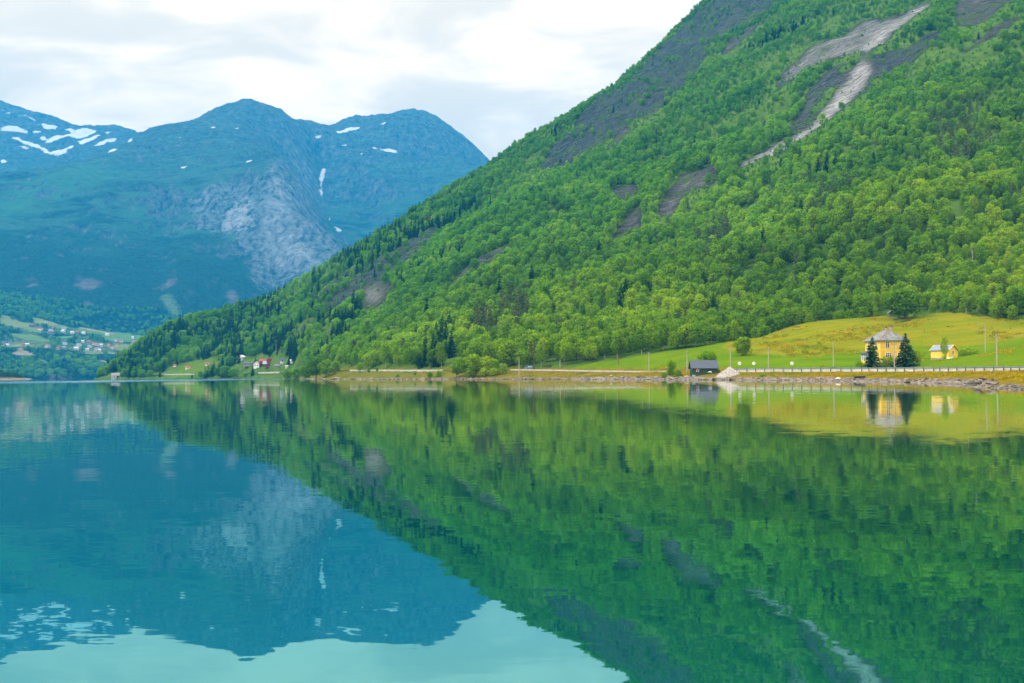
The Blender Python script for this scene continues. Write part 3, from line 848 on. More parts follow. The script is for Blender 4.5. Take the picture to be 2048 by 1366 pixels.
# ------------------------------------------------------------------ water
def mat_water():
    m, t = new_mat("lake_water")
    pos = t.n('ShaderNodeNewGeometry').outputs['Position']
    nrm = t.n('ShaderNodeNewGeometry').outputs['Normal']
    calm = t.mr(t.noise(t.scalev(pos, (0.05, 0.02, 1)), 1.0, 3), 0.33, 0.67, 0.4, 1.45)
    a = t.noise(t.scalev(pos, (1.3, 3.2, 1)), 1.0, 2, 0.5, 0, True)
    b = t.noise(t.scalev(pos, (5.0, 11.0, 1)), 1.0, 2, 0.5, 0, True)
    d = t.noise(t.scalev(pos, (0.25, 0.5, 1)), 1.0, 1, 0.5, 0, True)

    def cen(x, s):
        sb = t.n('ShaderNodeVectorMath', operation='SUBTRACT', i_0=x, i_1=(0.5, 0.5, 0.5)).outputs[0]
        return t.scalev(sb, (s, s, 0))
    add = t.n('ShaderNodeVectorMath', operation='ADD', i_0=cen(a, 0.014), i_1=cen(b, 0.016)).outputs[0]
    add = t.n('ShaderNodeVectorMath', operation='ADD', i_0=add, i_1=cen(d, 0.005)).outputs[0]
    # a breeze roughens one long streak far out on the left
    sx = t.n('ShaderNodeSeparateXYZ', i_0=pos)
    wob = t.math('MULTIPLY', t.math('SUBTRACT', t.noise(t.scalev(pos, (0.01, 0.01, 1)), 1.0, 3), 0.5), 40)
    off = t.math('ABSOLUTE', t.math('ADD', t.math('SUBTRACT', sx.outputs[0], -160.0), wob))
    st = t.math('MULTIPLY', t.mr(off, 30, 62, 1, 0, True), t.mr(sx.outputs[1], 190, 290, 0, 1, True))
    gust = t.math('MULTIPLY', st, t.mr(t.noise(t.scalev(pos, (0.2, 0.012, 1)), 1.0, 3), 0.35, 0.6, 0.2, 1))
    amp = t.math('ADD', calm, t.math('MULTIPLY', gust, 14))
    pert = t.n('ShaderNodeVectorMath', operation='SCALE', i_0=add, i_Scale=amp).outputs[0]
    tilt = t.n('ShaderNodeCombineXYZ', i_0=0.0, i_1=t.math('MULTIPLY', gust, -0.13), i_2=0.0).outputs[0]
    pert = t.n('ShaderNodeVectorMath', operation='ADD', i_0=pert, i_1=tilt).outputs[0]
    nn = t.n('ShaderNodeVectorMath', operation='NORMALIZE', i_0=t.n('ShaderNodeVectorMath', operation='ADD', i_0=nrm, i_1=pert).outputs[0]).outputs[0]
    lw = t.n('ShaderNodeLayerWeight', i_Blend=0.5)
    face = lw.outputs['Facing']                       # 1 at grazing, 0 straight down
    refl = t.mr(face, 0.60, 1.0, 0.55, 0.97)
    tint = t.mix(t.mr(face, 0.84, 0.985, 0, 1, True), (0.29, 0.70, 0.70), (0.98, 1.0, 0.98))
    gl = t.n('ShaderNodeBsdfGlossy', i_Color=tint, i_Roughness=0.015, i_Normal=nn)
    df = t.n('ShaderNodeBsdfDiffuse', i_Color=(0.0, 0.066, 0.046, 1))
    mx = t.n('ShaderNodeMixShader', i_0=refl, i_1=df.outputs[0], i_2=gl.outputs[0])
    t.n('ShaderNodeOutputMaterial', i_Surface=mx.outputs[0])
    return m


M['water'] = mat_water()
wm = MB().poly([(-4200, -40, 0), (3200, -40, 0), (3200, 5000, 0), (-4200, 5000, 0)])
tag(wm.build("lake", M['water']), kind='structure')

# ------------------------------------------------------------------ tree models
def crown_mesh(name, seed, kind):
    """a broadleaf crown about 1 m per metre: leaf-sized faces spread over clumps inside an uneven envelope; base of the trunk at z = 0"""
    r = random.Random(seed)
    if kind not in ('round', 'birch', 'bush', 'globe'): return None
    rx = {'round': 3.6, 'birch': 2.5, 'bush': 2.0, 'globe': 3.0}[kind]
    zc, rz = {'round': (5.0, 4.0), 'birch': (5.6, 4.4), 'bush': (1.35, 1.5), 'globe': (3.2, 2.9)}[kind]
    nl = {'round': 30, 'birch': 28, 'bush': 14, 'globe': 30}[kind]
    size = {'round': 0.56, 'birch': 0.50, 'bush': 0.36, 'globe': 0.5}[kind]
    verts, faces, nors = [], [], []
    sk = Vector((r.uniform(-.5, .5), r.uniform(-.5, .5), 0))
    for i in range(nl):
        z = -0.85 + 1.8 * (i + r.random()) / nl
        a = i * 2.4 + r.uniform(-.5, .5)
        rr = math.sqrt(max(0.03, 1 - min(1, abs(z)) ** 2)) * r.uniform(0.30, 0.85)
        if kind == 'birch': rr *= 1.0 - 0.25 * max(0, z)
        c = Vector((rx * rr * math.cos(a), rx * rr * math.sin(a), zc + rz * z * 0.82)) + sk * (z + 1)
        lr = {'round': 1.22, 'birch': 0.98, 'bush': 0.85, 'globe': 1.2}[kind] * r.uniform(0.7, 1.25)
        for k in range({'round': 50, 'birch': 46, 'bush': 50, 'globe': 64}[kind]):
            d = Vector((r.gauss(0, 1), r.gauss(0, 1), r.gauss(0.25, 1))).normalized()
            p = c + Vector((d.x * lr, d.y * lr, d.z * lr * (0.8 if kind != 'birch' else 1.1))) * r.uniform(0.72, 1.06)
            if p.z < 0.1: p.z = 0.1 + r.random() * .3
            n = (d + 0.55 * Vector((r.gauss(0, 1), r.gauss(0, 1), r.gauss(0, 1)))).normalized()
            e = n.orthogonal().normalized()
            e.rotate(Matrix.Rotation(r.uniform(0, 6.28), 3, n))
            g = n.cross(e)
            s = size * r.uniform(0.6, 1.25)
            b = len(verts)
            for q in (e * s * .55, g * s * .4, -e * s * .55, -g * s * .4):
                verts.append(tuple(p + q))
            faces.append((b, b + 1, b + 2, b + 3))
            sn = (d * 0.9 + (p - Vector((0, 0, zc))).normalized() * 0.5 + n * 0.35).normalized()
            nors += [tuple(sn)] * 4
    me = bpy.data.meshes.new(name)
    me.from_pydata(verts, [], faces)
    me.polygons.foreach_set('use_smooth', [True] * len(faces))
    me.materials.append(M['leaf'])
    me.update()
    me.normals_split_custom_set_from_vertices(nors)
    return me


def trunk_mesh(name, seed, H, r0, mat, limbs=5, spread=2.0):
    r = random.Random(seed)
    mb = MB()
    p = Vector((0, 0, -0.4)); n = 5
    pts = [p]
    for i in range(1, n + 1):
        pts.append(Vector((r.uniform(-.2, .2) * i / n, r.uniform(-.2, .2) * i / n, H * 0.82 * i / n)))
    for i in range(n):
        mb.tube(pts[i], pts[i + 1], r0 * (1 - i / n * .85), r0 * (1 - (i + 1) / n * .85), 7, i in (0, n - 1))
    for i in range(limbs):
        k = r.randint(1, n - 1)
        a = r.uniform(0, 6.28)
        q = pts[k] + Vector((math.cos(a) * spread * r.uniform(.5, 1), math.sin(a) * spread * r.uniform(.5, 1), H * r.uniform(.1, .25)))
        mb.tube(pts[k], q, r0 * .4, r0 * .12, 5)
    return mb.mesh(name, M[mat], True)


def conifer_mesh(name, seed, H=11.0, rb=2.3, tiers=17, per=10, mat='needle', low=0.06):
    r = random.Random(seed)
    verts, faces, nors = [], [], []
    for t in range(tiers):
        f = t / (tiers - 1)
        z0 = H * (low + (0.97 - low) * f)
        rad = rb * (1 - f) ** 0.85 * r.uniform(0.82, 1.12) + 0.12
        m = max(4, int(per * (1 - 0.5 * f)))
        for k in range(m):
            a = 6.283 * (k + r.uniform(-.35, .35)) / m + t * 0.7
            L = rad * r.uniform(0.7, 1.15)
            dr = Vector((math.cos(a), math.sin(a), 0)); sd = Vector((-dr.y, dr.x, 0))
            droop = r.uniform(0.22, 0.5) * L
            segs = 3 if L > 0.7 else 2
            for s in range(int(L * 5) + 1):
                t0 = r.uniform(.15, 1.0)
                c0 = Vector((0, 0, z0 - droop * t0 ** 1.3)) + dr * L * t0 + sd * r.uniform(-.3, .3) * L * (1.1 - t0) + Vector((0, 0, r.uniform(-.35, .05)))
                e = (dr * r.uniform(.3, 1) + sd * r.uniform(-.8, .8) + Vector((0, 0, r.uniform(-.7, .1)))).normalized(); g = e.orthogonal().normalized(); g.rotate(Matrix.Rotation(r.uniform(0, 6.28), 3, e))
                q_ = r.uniform(.22, .42); b = len(verts)
                for q in (e * q_, g * q_ * .5, -e * q_, -g * q_ * .5): verts.append(tuple(c0 + q))
                faces.append((b, b + 1, b + 2, b + 3)); nors += [tuple((dr * .8 + Vector((0, 0, .6))).normalized())] * 4
            for s in range(segs):
                t0, t1 = s / segs, (s + 1) / segs
                for sg in (-1, 1):
                    w0 = L * 0.36 * (1 - t0) + 0.12; w1 = L * 0.36 * (1 - t1) + 0.06
                    c0 = Vector((0, 0, z0)) + dr * L * t0 - Vector((0, 0, droop * t0 ** 1.3))
                    c1 = Vector((0, 0, z0)) + dr * L * t1 - Vector((0, 0, droop * t1 ** 1.3 - 0.1 * L * t1 * t1))
                    jit = Vector((0, 0, r.uniform(-.06, .06)))
                    b = len(verts)
                    for q in (c0, c0 + sd * sg * w0 - Vector((0, 0, w0 * .55)) + jit, c1 + sd * sg * w1 - Vector((0, 0, w1 * .55)) - jit, c1 + dr * 0.05):
                        verts.append(tuple(q))
                    faces.append((b, b + 1, b + 2, b + 3))
                    sn = (dr * 0.75 + sd * sg * 0.3 + Vector((0, 0, 0.6))).normalized()
                    nors += [tuple(sn)] * 4
    b = len(verts)
    for q in ((-.12, 0, H * .93), (.12, 0, H * .93), (0, 0.0, H)): verts.append(q)
    faces.append((b, b + 1, b + 2)); nors += [(0, -1, 0.3)] * 3
    me = bpy.data.meshes.new(name)
    me.from_pydata(verts, [], faces)
    me.polygons.foreach_set('use_smooth', [True] * len(faces))
    me.materials.append(M[mat])
    me.update()
    me.normals_split_custom_set_from_vertices(nors)
    return me


def pine_mesh(name, seed):
    r = random.Random(seed)
    H = 10.0
    verts, faces, nors = [], [], []
    for i in range(17):
        f = i / 16
        z = H * (0.34 + 0.62 * f)
        a = i * 2.4 + r.uniform(-.4, .4)
        rr = 1.9 * (1 - f * 0.75) * r.uniform(.35, 1)
        c = Vector((rr * math.cos(a), rr * math.sin(a), z))
        lr = r.uniform(.6, 1.0)
        for k in range(42):
            d = Vector((r.gauss(0, 1), r.gauss(0, 1), r.gauss(0, .6))).normalized()
            p = c + Vector((d.x * lr, d.y * lr, d.z * lr * .55)) * r.uniform(.6, 1.05)
            n = (d + .8 * Vector((r.gauss(0, 1), r.gauss(0, 1), r.gauss(0, 1)))).normalized()
            e = n.orthogonal().normalized(); g = n.cross(e); s = r.uniform(.3, .55)
            b = len(verts)
            for q in (e * s * .6, g * s * .3, -e * s * .6, -g * s * .3): verts.append(tuple(p + q))
            faces.append((b, b + 1, b + 2, b + 3))
            nors += [tuple((d + Vector((0, 0, .4))).normalized())] * 4
    me = bpy.data.meshes.new(name)
    me.from_pydata(verts, [], faces)
    me.polygons.foreach_set('use_smooth', [True] * len(faces))
    me.materials.append(M['pine'])
    me.update()
    me.normals_split_custom_set_from_vertices(nors)
    return me


BROAD = [crown_mesh("crown", 100 + i, k) for i, k in enumerate(['round', 'round', 'round', 'round', 'birch', 'birch', 'birch', 'birch'])]
BTRUNK = [trunk_mesh("trunk", 200 + i, 9.0, 0.17 if i < 4 else 0.13, 'bark' if i < 4 else 'birch_bark') for i in range(8)]
BUSH = [crown_mesh("foliage", 300 + i, 'bush') for i in range(3)]
SPRUCE = [conifer_mesh("crown", 400 + i, 11.0, 2.1 + .2 * i) for i in range(3)]
STRUNK = [trunk_mesh("trunk", 420 + i, 11.0, 0.17, 'bark', 0) for i in range(3)]
PINE = [pine_mesh("crown", 440 + i) for i in range(3)]
PTRUNK = [trunk_mesh("trunk", 460 + i, 10.0, 0.16, 'bark', 3, 1.2) for i in range(3)]
HOUSESP = [conifer_mesh("crown", 470 + i, 11.0, 2.5, 19, 14, 'needle_bright', 0.05) for i in range(2)]
GLOBE = [crown_mesh("crown", 480 + i, 'globe') for i in range(2)]
GTRUNK = [trunk_mesh("trunk", 490 + i, 5.2, 0.2, 'bark') for i in range(2)]
SET = {'globe': (GLOBE, GTRUNK, 'round_tree', 6.4), 'bigspruce': (HOUSESP, STRUNK[:2], 'spruce_tree', 11.0), 'broad': (BROAD, BTRUNK, 'broadleaf_tree', 9.5), 'spruce': (SPRUCE, STRUNK, 'spruce_tree', 11.0), 'pine': (PINE, PTRUNK, 'pine_tree', 10.0)}


def plant(kind, x, y, H, label, cat='tree', group=None, var=None, wide=1.0, rz=None, name=None, z=None):
    crowns, trunks, nm, H0 = SET[kind]
    v = rnd.randrange(len(crowns)) if var is None else var
    o = empty(name or nm, (x, y, zat(x, y) - 0.1 if z is None else z), rnd.uniform(0, 6.28) if rz is None else rz)
    s = H / H0
    o.scale = (s * wide, s * wide, s)
    tag(o, label, cat, group)
    link_mesh('trunk', trunks[v], o)
    link_mesh('crown', crowns[v], o)
    return o


def bush(x, y, H, W, label, group=None, name='shrub', z=None):
    v = rnd.randrange(3)
    o = empty(name, (x, y, zat(x, y) - 0.05 if z is None else z), rnd.uniform(0, 6.28))
    o.scale = (W / 4.6, W / 4.6, H / 3.0)
    tag(o, label, 'bush', group)
    link_mesh('foliage', BUSH[v], o)
    mb = MB()
    for k in range(4):
        a = k * 1.6
        mb.tube((0.1 * math.cos(a), 0.1 * math.sin(a), -0.3), (0.8 * math.cos(a), 0.8 * math.sin(a), 1.6), 0.05, 0.02, 5)
    mb.build('stem', M['bark'], o)
    return o


# ------------------------------------------------------------------ the wood on the mountainside
dens_patch = {}
def img_poly(pts): return npoly(pts)
SPR_A = [img_poly(p) for p in ([(836, 738), (850, 690), (900, 672), (912, 690), (898, 738)], [(655, 690), (670, 640), (720, 640), (700, 690)], [(520, 720), (540, 660), (600, 650), (610, 700)])]
PINE_A = [img_poly(p) for p in ([(925, 695), (955, 640), (1060, 585), (1065, 640), (1010, 690)], [(1390, 480), (1430, 440), (1460, 430), (1450, 500), (1400, 500)], [(1590, 440), (1640, 390), (1720, 350), (1740, 380), (1660, 440)],
                                [(1850, 220), (1960, 200), (2000, 260), (1930, 330), (1870, 290)])]
cell = 4.5
xs = np.arange(-560, 900, cell); ys = np.arange(150, 1900, cell)
TX, TY = np.meshgrid(xs, ys)
TX = (TX + nr.uniform(-.46, .46, TX.shape) * cell).ravel(); TY = (TY + nr.uniform(-.46, .46, TY.shape) * cell).ravel()
TZ = ground(TX, TY)
uu, vv, ff = proj(np.stack([TX, TY, TZ + 6], -1))
keep = (uu > -60) & (uu < 2140) & (vv > -140) & (TZ > 0.7)
TX, TY, TZ = TX[keep], TY[keep], TZ[keep]
dsx, _, sdx = poly_dist(TX, TY, SHORE); dsx = np.where(sdx < 0, dsx, -dsx)
drx, _, srx = poly_dist(TX, TY, ROAD)
keep = (dsx > 3) & ~((srx > 0) & (TY < 640)) & (drx > 6.5)
scrub = np.zeros(len(TX), bool)
keep &= ~in_poly(TX, TY, MEADOW)
for pl, b in ROCKW:
    front = np.zeros(len(TX), bool)
    for q_ in ((0, 7, 14, 21) if b <= 0.3 else (0, 6, 12, 18, 24, 30, 36)):
        front |= in_poly(TX * (1 + q_ / TY), TY + q_, pl)
    own_rock = in_poly(TX, TY, pl)
    keep &= ~(own_rock & (nr.rand(len(TX)) > (0.10 if b > 0.3 else 0.36)))
    scrub |= front & (nr.rand(len(TX)) > (0.05 if b > 0.3 else 0.22))
for pl in BARE + FIELDS:
    keep &= ~in_poly(TX, TY, pl)
gap = fbm(TX / 60, TY / 60, 3, 61)
scrub |= (gap > 0.19) & (TZ > 60) & (nr.rand(len(TX)) < 0.75)
pu, pv, _ = proj(np.stack([TX, TY, TZ + 4], -1))
for q_, pr_ in (([(470, 754), (470, 708), (560, 702), (602, 712), (602, 730), (568, 754)], .94), ([(325, 751), (332, 727), (400, 712), (445, 712), (440, 732), (400, 751)], .97), ([(215, 760), (215, 738), (246, 738), (246, 760)], 1.0)):
    keep &= ~((pu > 1765) & (pu < 1860) & (TY < 404) & (pv > 560))
    keep &= ~(in_poly(pu, pv, q_) & (TY < 1250) & (nr.rand(len(TX)) < pr_))
TX, TY, TZ, scrub = TX[keep], TY[keep], TZ[keep], scrub[keep]
# smaller, scrubbier trees high up; taller by the meadow
hgt = 8.4 - 3.0 * sstep(70, 300, TZ) + nr.normal(0, 1.7, len(TX)) + fbm(TX / 45, TY / 45, 2, 71) * 4
hgt = np.clip(hgt * 0.97, 3.2, 12.5)
hgt = np.where(scrub, np.clip(hgt * .33, 1.5, 3.2), hgt)
cn = fbm(TX / 55, TY / 55, 3, 81) + 0.33 * sstep(620, 1050, TY) * sstep(40, -160, TX)
r_ = nr.rand(len(TX))
kind = np.zeros(len(TX), int)
kind[(cn > 0.27) & ~scrub & (r_ < 0.55)] = 1
kind[r_ < 0.006] = 1
kind[(r_ > 0.972)] = 2
for pl in SPR_A: kind[in_poly(TX, TY, pl) & (nr.rand(len(TX)) < 0.62)] = 1
for pl in PINE_A:
    m = in_poly(TX, TY, pl); kind[m & (nr.rand(len(TX)) < 0.75)] = 2
hgt[kind == 1] *= 1.25
# thin out so that big crowns do not sit inside each other
thin = nr.rand(len(TX)) < np.clip((hgt - 6) * 0.07, 0, 0.32)
thin &= kind == 0
TX, TY, TZ, hgt, kind = (a[~thin] for a in (TX, TY, TZ, hgt, kind))
# leave out those the ground hides altogether
top = TZ + hgt
vis = np.ones(len(TX), bool)
for f in np.linspace(0.25, 0.985, 40):
    zr = CAM_H + (top - CAM_H) * f
    vis &= ground(TX * f, TY * f) < zr + 0.5
TX, TY, TZ, hgt, kind = (a[vis] for a in (TX, TY, TZ, hgt, kind))
uu, vv, ff = proj(np.stack([TX, TY, TZ + hgt * .5], -1))
pix = hgt / ff * F
infr = (uu > 5) & (uu < 2043) & (vv > 8)
own = np.zeros(len(TX), bool)
for kk, cnt in ((0, 285), (1, 130), (2, 60)):
    idx = np.where(infr & (kind == kk))[0]
    idx = idx[np.argsort(-pix[idx])][:cnt]
    own[idx] = True
edge_d, _, _ = poly_dist(TX, TY, MEADOW + MEADOW[:1])
for i in np.where(own)[0]:
    kd = ('broad', 'spruce', 'pine')[kind[i]]
    u = uu[i]
    if kind[i] == 0:
        near = edge_d[i] < 14
        if u > 1850: lab, gp = ('broadleaf tree at the edge of the wood above the right end of the meadow', 'trees edging the right end of the meadow') if near else ('green broadleaf tree behind the edge row at the far right of the wood', 'trees in the wood at the far right')
        elif u > 1480: lab, gp = ('broadleaf tree in the row edging the yellow meadow behind the yellow house', 'trees edging the yellow meadow') if near else ('green broadleaf tree on the slope behind the row edging the yellow meadow', 'trees on the slope behind the yellow meadow')
        elif u > 1120: lab, gp = ('broadleaf tree in the row along the narrowing left end of the meadow', 'trees edging the left end of the meadow') if near else ('green broadleaf tree on the slope above the left end of the meadow', 'trees on the slope above the left end of the meadow')
        else: lab, gp = 'broadleaf tree beside the shore road left of the meadow', 'trees beside the shore road'
    elif kind[i] == 1:
        lab, gp = ('dark narrow spruce standing among paler broadleaf trees above the meadow', 'spruces among the broadleaf wood') if u > 1050 else ('dark pointed spruce in the stand beside the shore road', 'dark spruces beside the shore road')
    else:
        lab, gp = 'greyish olive pine standing in the broadleaf wood on the slope', 'pines in the broadleaf wood'
    plant(kd, TX[i], TY[i], hgt[i], lab, 'tree', gp, z=TZ[i] - 0.2, wide=rnd.uniform(.9, 1.2))


def gn_forest(name, pts, sizes, sources, label, seed, wide=(0.75, 1.3)):
    """too many trees to count: one object whose points carry trees"""
    r = np.random.RandomState(seed)
    n = len(pts)
    me = bpy.data.meshes.new(name)
    me.vertices.add(n)
    me.vertices.foreach_set('co', np.asarray(pts, np.float32).ravel())
    wd = r.uniform(*wide, n)
    a = me.attributes.new('tree_scale', 'FLOAT_VECTOR', 'POINT')
    a.data.foreach_set('vector', np.stack([sizes * wd, sizes * wd, sizes], -1).astype(np.float32).ravel())
    a = me.attributes.new('tree_turn', 'FLOAT_VECTOR', 'POINT')
    a.data.foreach_set('vector', np.stack([r.uniform(-.06, .06, n), r.uniform(-.06, .06, n), r.uniform(0, 6.28, n)], -1).astype(np.float32).ravel())
    a = me.attributes.new('tree_kind', 'INT', 'POINT')
    a.data.foreach_set('value', r.randint(0, len(sources), n).astype(np.int32))
    o = link_mesh(name, me)
    tag(o, label, kind='stuff')
    ng = bpy.data.node_groups.new(name, 'GeometryNodeTree')
    ng.interface.new_socket('Geometry', in_out='INPUT', socket_type='NodeSocketGeometry')
    ng.interface.new_socket('Geometry', in_out='OUTPUT', socket_type='NodeSocketGeometry')
    g = ng.nodes
    gi, go = g.new('NodeGroupInput'), g.new('NodeGroupOutput')
    jn = g.new('GeometryNodeJoinGeometry')
    for s in sources:
        oi = g.new('GeometryNodeObjectInfo')
        oi.inputs['Object'].default_value = s
        oi.inputs['As Instance'].default_value = False
        oi.transform_space = 'ORIGINAL'
        gt = g.new('GeometryNodeGeometryToInstance')
        ng.links.new(oi.outputs['Geometry'], gt.inputs[0])
        ng.links.new(gt.outputs[0], jn.inputs[0])
    ip = g.new('GeometryNodeInstanceOnPoints')
    m2p = g.new('GeometryNodeMeshToPoints')
    ng.links.new(gi.outputs[0], m2p.inputs[0])
    ng.links.new(m2p.outputs[0], ip.inputs['Points'])
    ng.links.new(jn.outputs[0], ip.inputs['Instance'])
    ip.inputs['Pick Instance'].default_value = True
    for nm, ty, sock in (('tree_kind', 'INT', 'Instance Index'), ('tree_turn', 'FLOAT_VECTOR', 'Rotation'), ('tree_scale', 'FLOAT_VECTOR', 'Scale')):
        na = g.new('GeometryNodeInputNamedAttribute')
        na.data_type = ty
        na.inputs['Name'].default_value = nm
        ng.links.new(na.outputs['Attribute'], ip.inputs[sock])
    ng.links.new(ip.outputs[0], go.inputs[0])
    md = o.modifiers.new(name, 'NODES')
    md.node_group = ng
    return o


def sources_of(meshes):
    out = []
    for me in meshes:
        out.append(next(o for o in bpy.data.objects if o.data == me))
    return out


def ensure(kind):
    for v, me in enumerate(SET[kind][0]):
        if not any(o.data == me for o in bpy.data.objects):
            i = np.where(~own & (kind_id[kind] == globals()['kind']))[0]
kind_id = {'broad': 0, 'spruce': 1, 'pine': 2}

for kk, nm, src, H0, lab in ((0, 'broadleaf_forest', BROAD, 9.5, 'green broadleaf wood covering the steep mountainside'), (1, 'spruce_forest', SPRUCE, 11.0, 'dark spruces scattered through the mountainside wood'), (2, 'pine_forest', PINE, 10.0, 'greyish olive pines in patches of the mountainside wood')):
    m = ~own & (kind == kk)
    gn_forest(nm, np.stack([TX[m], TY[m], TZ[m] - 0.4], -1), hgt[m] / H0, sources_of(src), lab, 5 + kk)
print("trees", len(TX), int(own.sum()))

# wood on the far shore and the foot of the far mountains
n = 9000
HAMXY = [(515, 500), (650, 515), (690, 490), (810, 527), (820, 495), (925, 548), (985, 540), (1070, 550), (350, 700), (300, 703), (605, 718), (830, 685), (1010, 705), (1140, 667), (1210, 690), (1060, 660), (1295, 707), (1245, 700), (980, 747), (1145, 727), (1118, 765), (1248, 752), (1278, 771), (1222, 769), (745, 750), (820, 740), (1485, 647), (1550, 655), (1492, 708), (1722, 663), (1695, 697), (1440, 742), (1392, 702), (95, 706), (140, 682), (50, 676), (410, 456), (650, 545)]
fxs = nr.uniform(-1750, -300, n * 2); fys = nr.uniform(2560, 3650, n * 2)
fzs = far_ground(fxs, fys)
fu, fv, _ = proj(np.stack([fxs, fys, fzs], -1))
kf = (fu > -40) & (fu < 420) & (fzs > 1)
for q in FLD + TAN:
    fq = fpoly(q)
    for q_ in (0, 14, 28, 45):
        kf &= ~(in_poly(fxs * (1 + q_ / fys), fys + q_, fq) & (nr.rand(len(fxs)) > 0.06))
for hx0, hy0 in HAMXY:
    kf &= ~((np.abs(fu - hx0 / 6.4) < 9) & (fv - (580 + hy0 / 6.4) > -2) & (fv - (580 + hy0 / 6.4) < 10))
for q in BROADFLD:
    kf &= ~(in_poly(fxs, fys, fpoly(q)) & (nr.rand(len(fxs)) < 0.7))
kf &= ~((fv < 725) & (fv > 640) & (nr.rand(len(fxs)) < 0.72) & (fbm(fxs / 90, fys / 90, 2, 5) < 0.05))
fxs, fys, fzs = fxs[kf][:n], fys[kf][:n], fzs[kf][:n]
gn_forest('far_shore_forest', np.stack([fxs, fys, fzs - 0.5], -1), nr.uniform(0.9, 1.6, len(fxs)), sources_of(BROAD[:4] + SPRUCE[:2]), 'bluish wood on the far shore below the fields', 91, (1.0, 1.6))


# tufts of longer grass on the meadow and the bank
M['tuft'] = mat_leaf("long_grass", [(0.0, (0.11, 0.19, 0.003)), (0.4, (0.23, 0.25, 0.005)), (0.7, (0.42, 0.29, 0.012)), (1.0, (0.46, 0.23, 0.04))], 0.3, 0.35, 0.06)


def tuft_mesh(seed):
    r = random.Random(seed); mb = MB()
    for k_ in range(16):
        a = r.uniform(0, 6.28); x_, y_ = r.gauss(0, .55), r.gauss(0, .55)
        d = Vector((math.cos(a), math.sin(a), 0)) * .12; ln = Vector((r.uniform(-.25, .25), r.uniform(-.25, .25), r.uniform(.3, .75)))
        p = Vector((x_, y_, -.05))
        mb.poly([p - d, p + d, p + d * .5 + ln, p - d * .5 + ln])
    return mb.mesh("grass_tuft", M['tuft'])


TUFT = []
for i, (u0, v0) in enumerate(((1700, 662), (1600, 690), (1900, 655))):
    q = ground.hit([u0], [v0], 150, 600, 1.0)[0]
    o = link_mesh("grass_tuft", tuft_mesh(600 + i), None, (q[0], q[1], zat(*q)))
    tag(o, ['low tuft of long grass on the yellow meadow left of the house roof', 'low tuft of long grass near the lower edge of the yellow meadow', 'low tuft of long grass on the yellow meadow above the outhouse'][i], 'grass tuft')
    TUFT.append(o)
n_ = 150000
tx = nr.uniform(0, 260, n_); ty = nr.uniform(85, 480, n_)
tm = in_poly(tx, ty, YELLOW) & in_poly(tx, ty, MEADOW)
cl_ = fbm(tx / 9, ty / 14, 3, 21)
dr_t, _, sr_t = poly_dist(tx, ty, ROAD); ds_t, _, ss_t = poly_dist(tx, ty, SHORE)
bk_t = (sr_t > 0) & (ss_t < 0) & (ds_t > 3.2) & (dr_t > 5)
u_t = nr.rand(n_)
kt = (tm & (u_t < 0.5 * sstep(-0.1, 0.35, cl_))) | (bk_t & (dr_t > 6.5) & (u_t < 0.5 * sstep(-0.25, 0.2, cl_))) | (in_poly(tx, ty, MEADOW) & ~tm & (u_t < 0.3 * sstep(0.12, 0.4, cl_)) & (dr_t > 5))
hut_t = np.where(bk_t, 0.55, 1.0)[kt]
tx, ty = tx[kt], ty[kt]
gn_forest('long_grass', np.stack([tx, ty, ground(tx, ty)], -1), nr.uniform(.35, .8, len(tx)) * hut_t, TUFT, 'tufts of long yellowing grass on the meadow and the bank', 33, (.8, 1.5))
print('tufts', len(tx))

# ------------------------------------------------------------------ materials for built things
def mat_boards(name, col, pitch=0.16, axis=2, var=0.12, line=0.75):
    """painted boards: thin grooves at a fixed pitch"""
    m, t = new_mat(name)
    g = t.n('ShaderNodeTexCoord').outputs['Object']
    s = t.n('ShaderNodeSeparateXYZ', i_0=g).outputs
    a = s[2] if axis == 2 else t.math('ADD', s[0], s[1])
    fr = t.math('FRACT', t.math('DIVIDE', a, pitch))
    gr = t.mr(fr, 0.0, 0.12, line, 1.0)
    nz = t.noise(g, 1.4, 5, 0.6)
    k = t.math('MULTIPLY', gr, t.mr(nz, 0.3, 0.7, 1 - var, 1 + var))
    c = t.n('ShaderNodeVectorMath', operation='SCALE', i_0=col, i_Scale=k).outputs[0]
    b = t.n('ShaderNodeBump', i_Height=gr, i_Strength=0.5, i_Distance=0.02)
    finish(t, c, 0.6, b.outputs[0], 0.3)
    return m


def mat_slate(name, a, b, moss=None):
    m, t = new_mat(name)
    g = t.n('ShaderNodeTexCoord').outputs['Object']
    br = t.n('ShaderNodeTexVoronoi', i_Vector=t.scalev(g, (2.2, 2.2, 3.4)), i_Scale=1.0)
    nz = t.noise(g, 0.9, 5, 0.65)
    c = t.mix(t.n('ShaderNodeSeparateColor', i_0=br.outputs['Color']).outputs[0], a, b)
    if moss:
        c = t.mix(t.mr(nz, 0.52, 0.66, 0, 0.8), c, moss)
    bp = t.n('ShaderNodeBump', i_Height=br.outputs['Distance'], i_Strength=0.6, i_Distance=0.05)
    finish(t, c, 0.8, bp.outputs[0], 0.2)
    return m


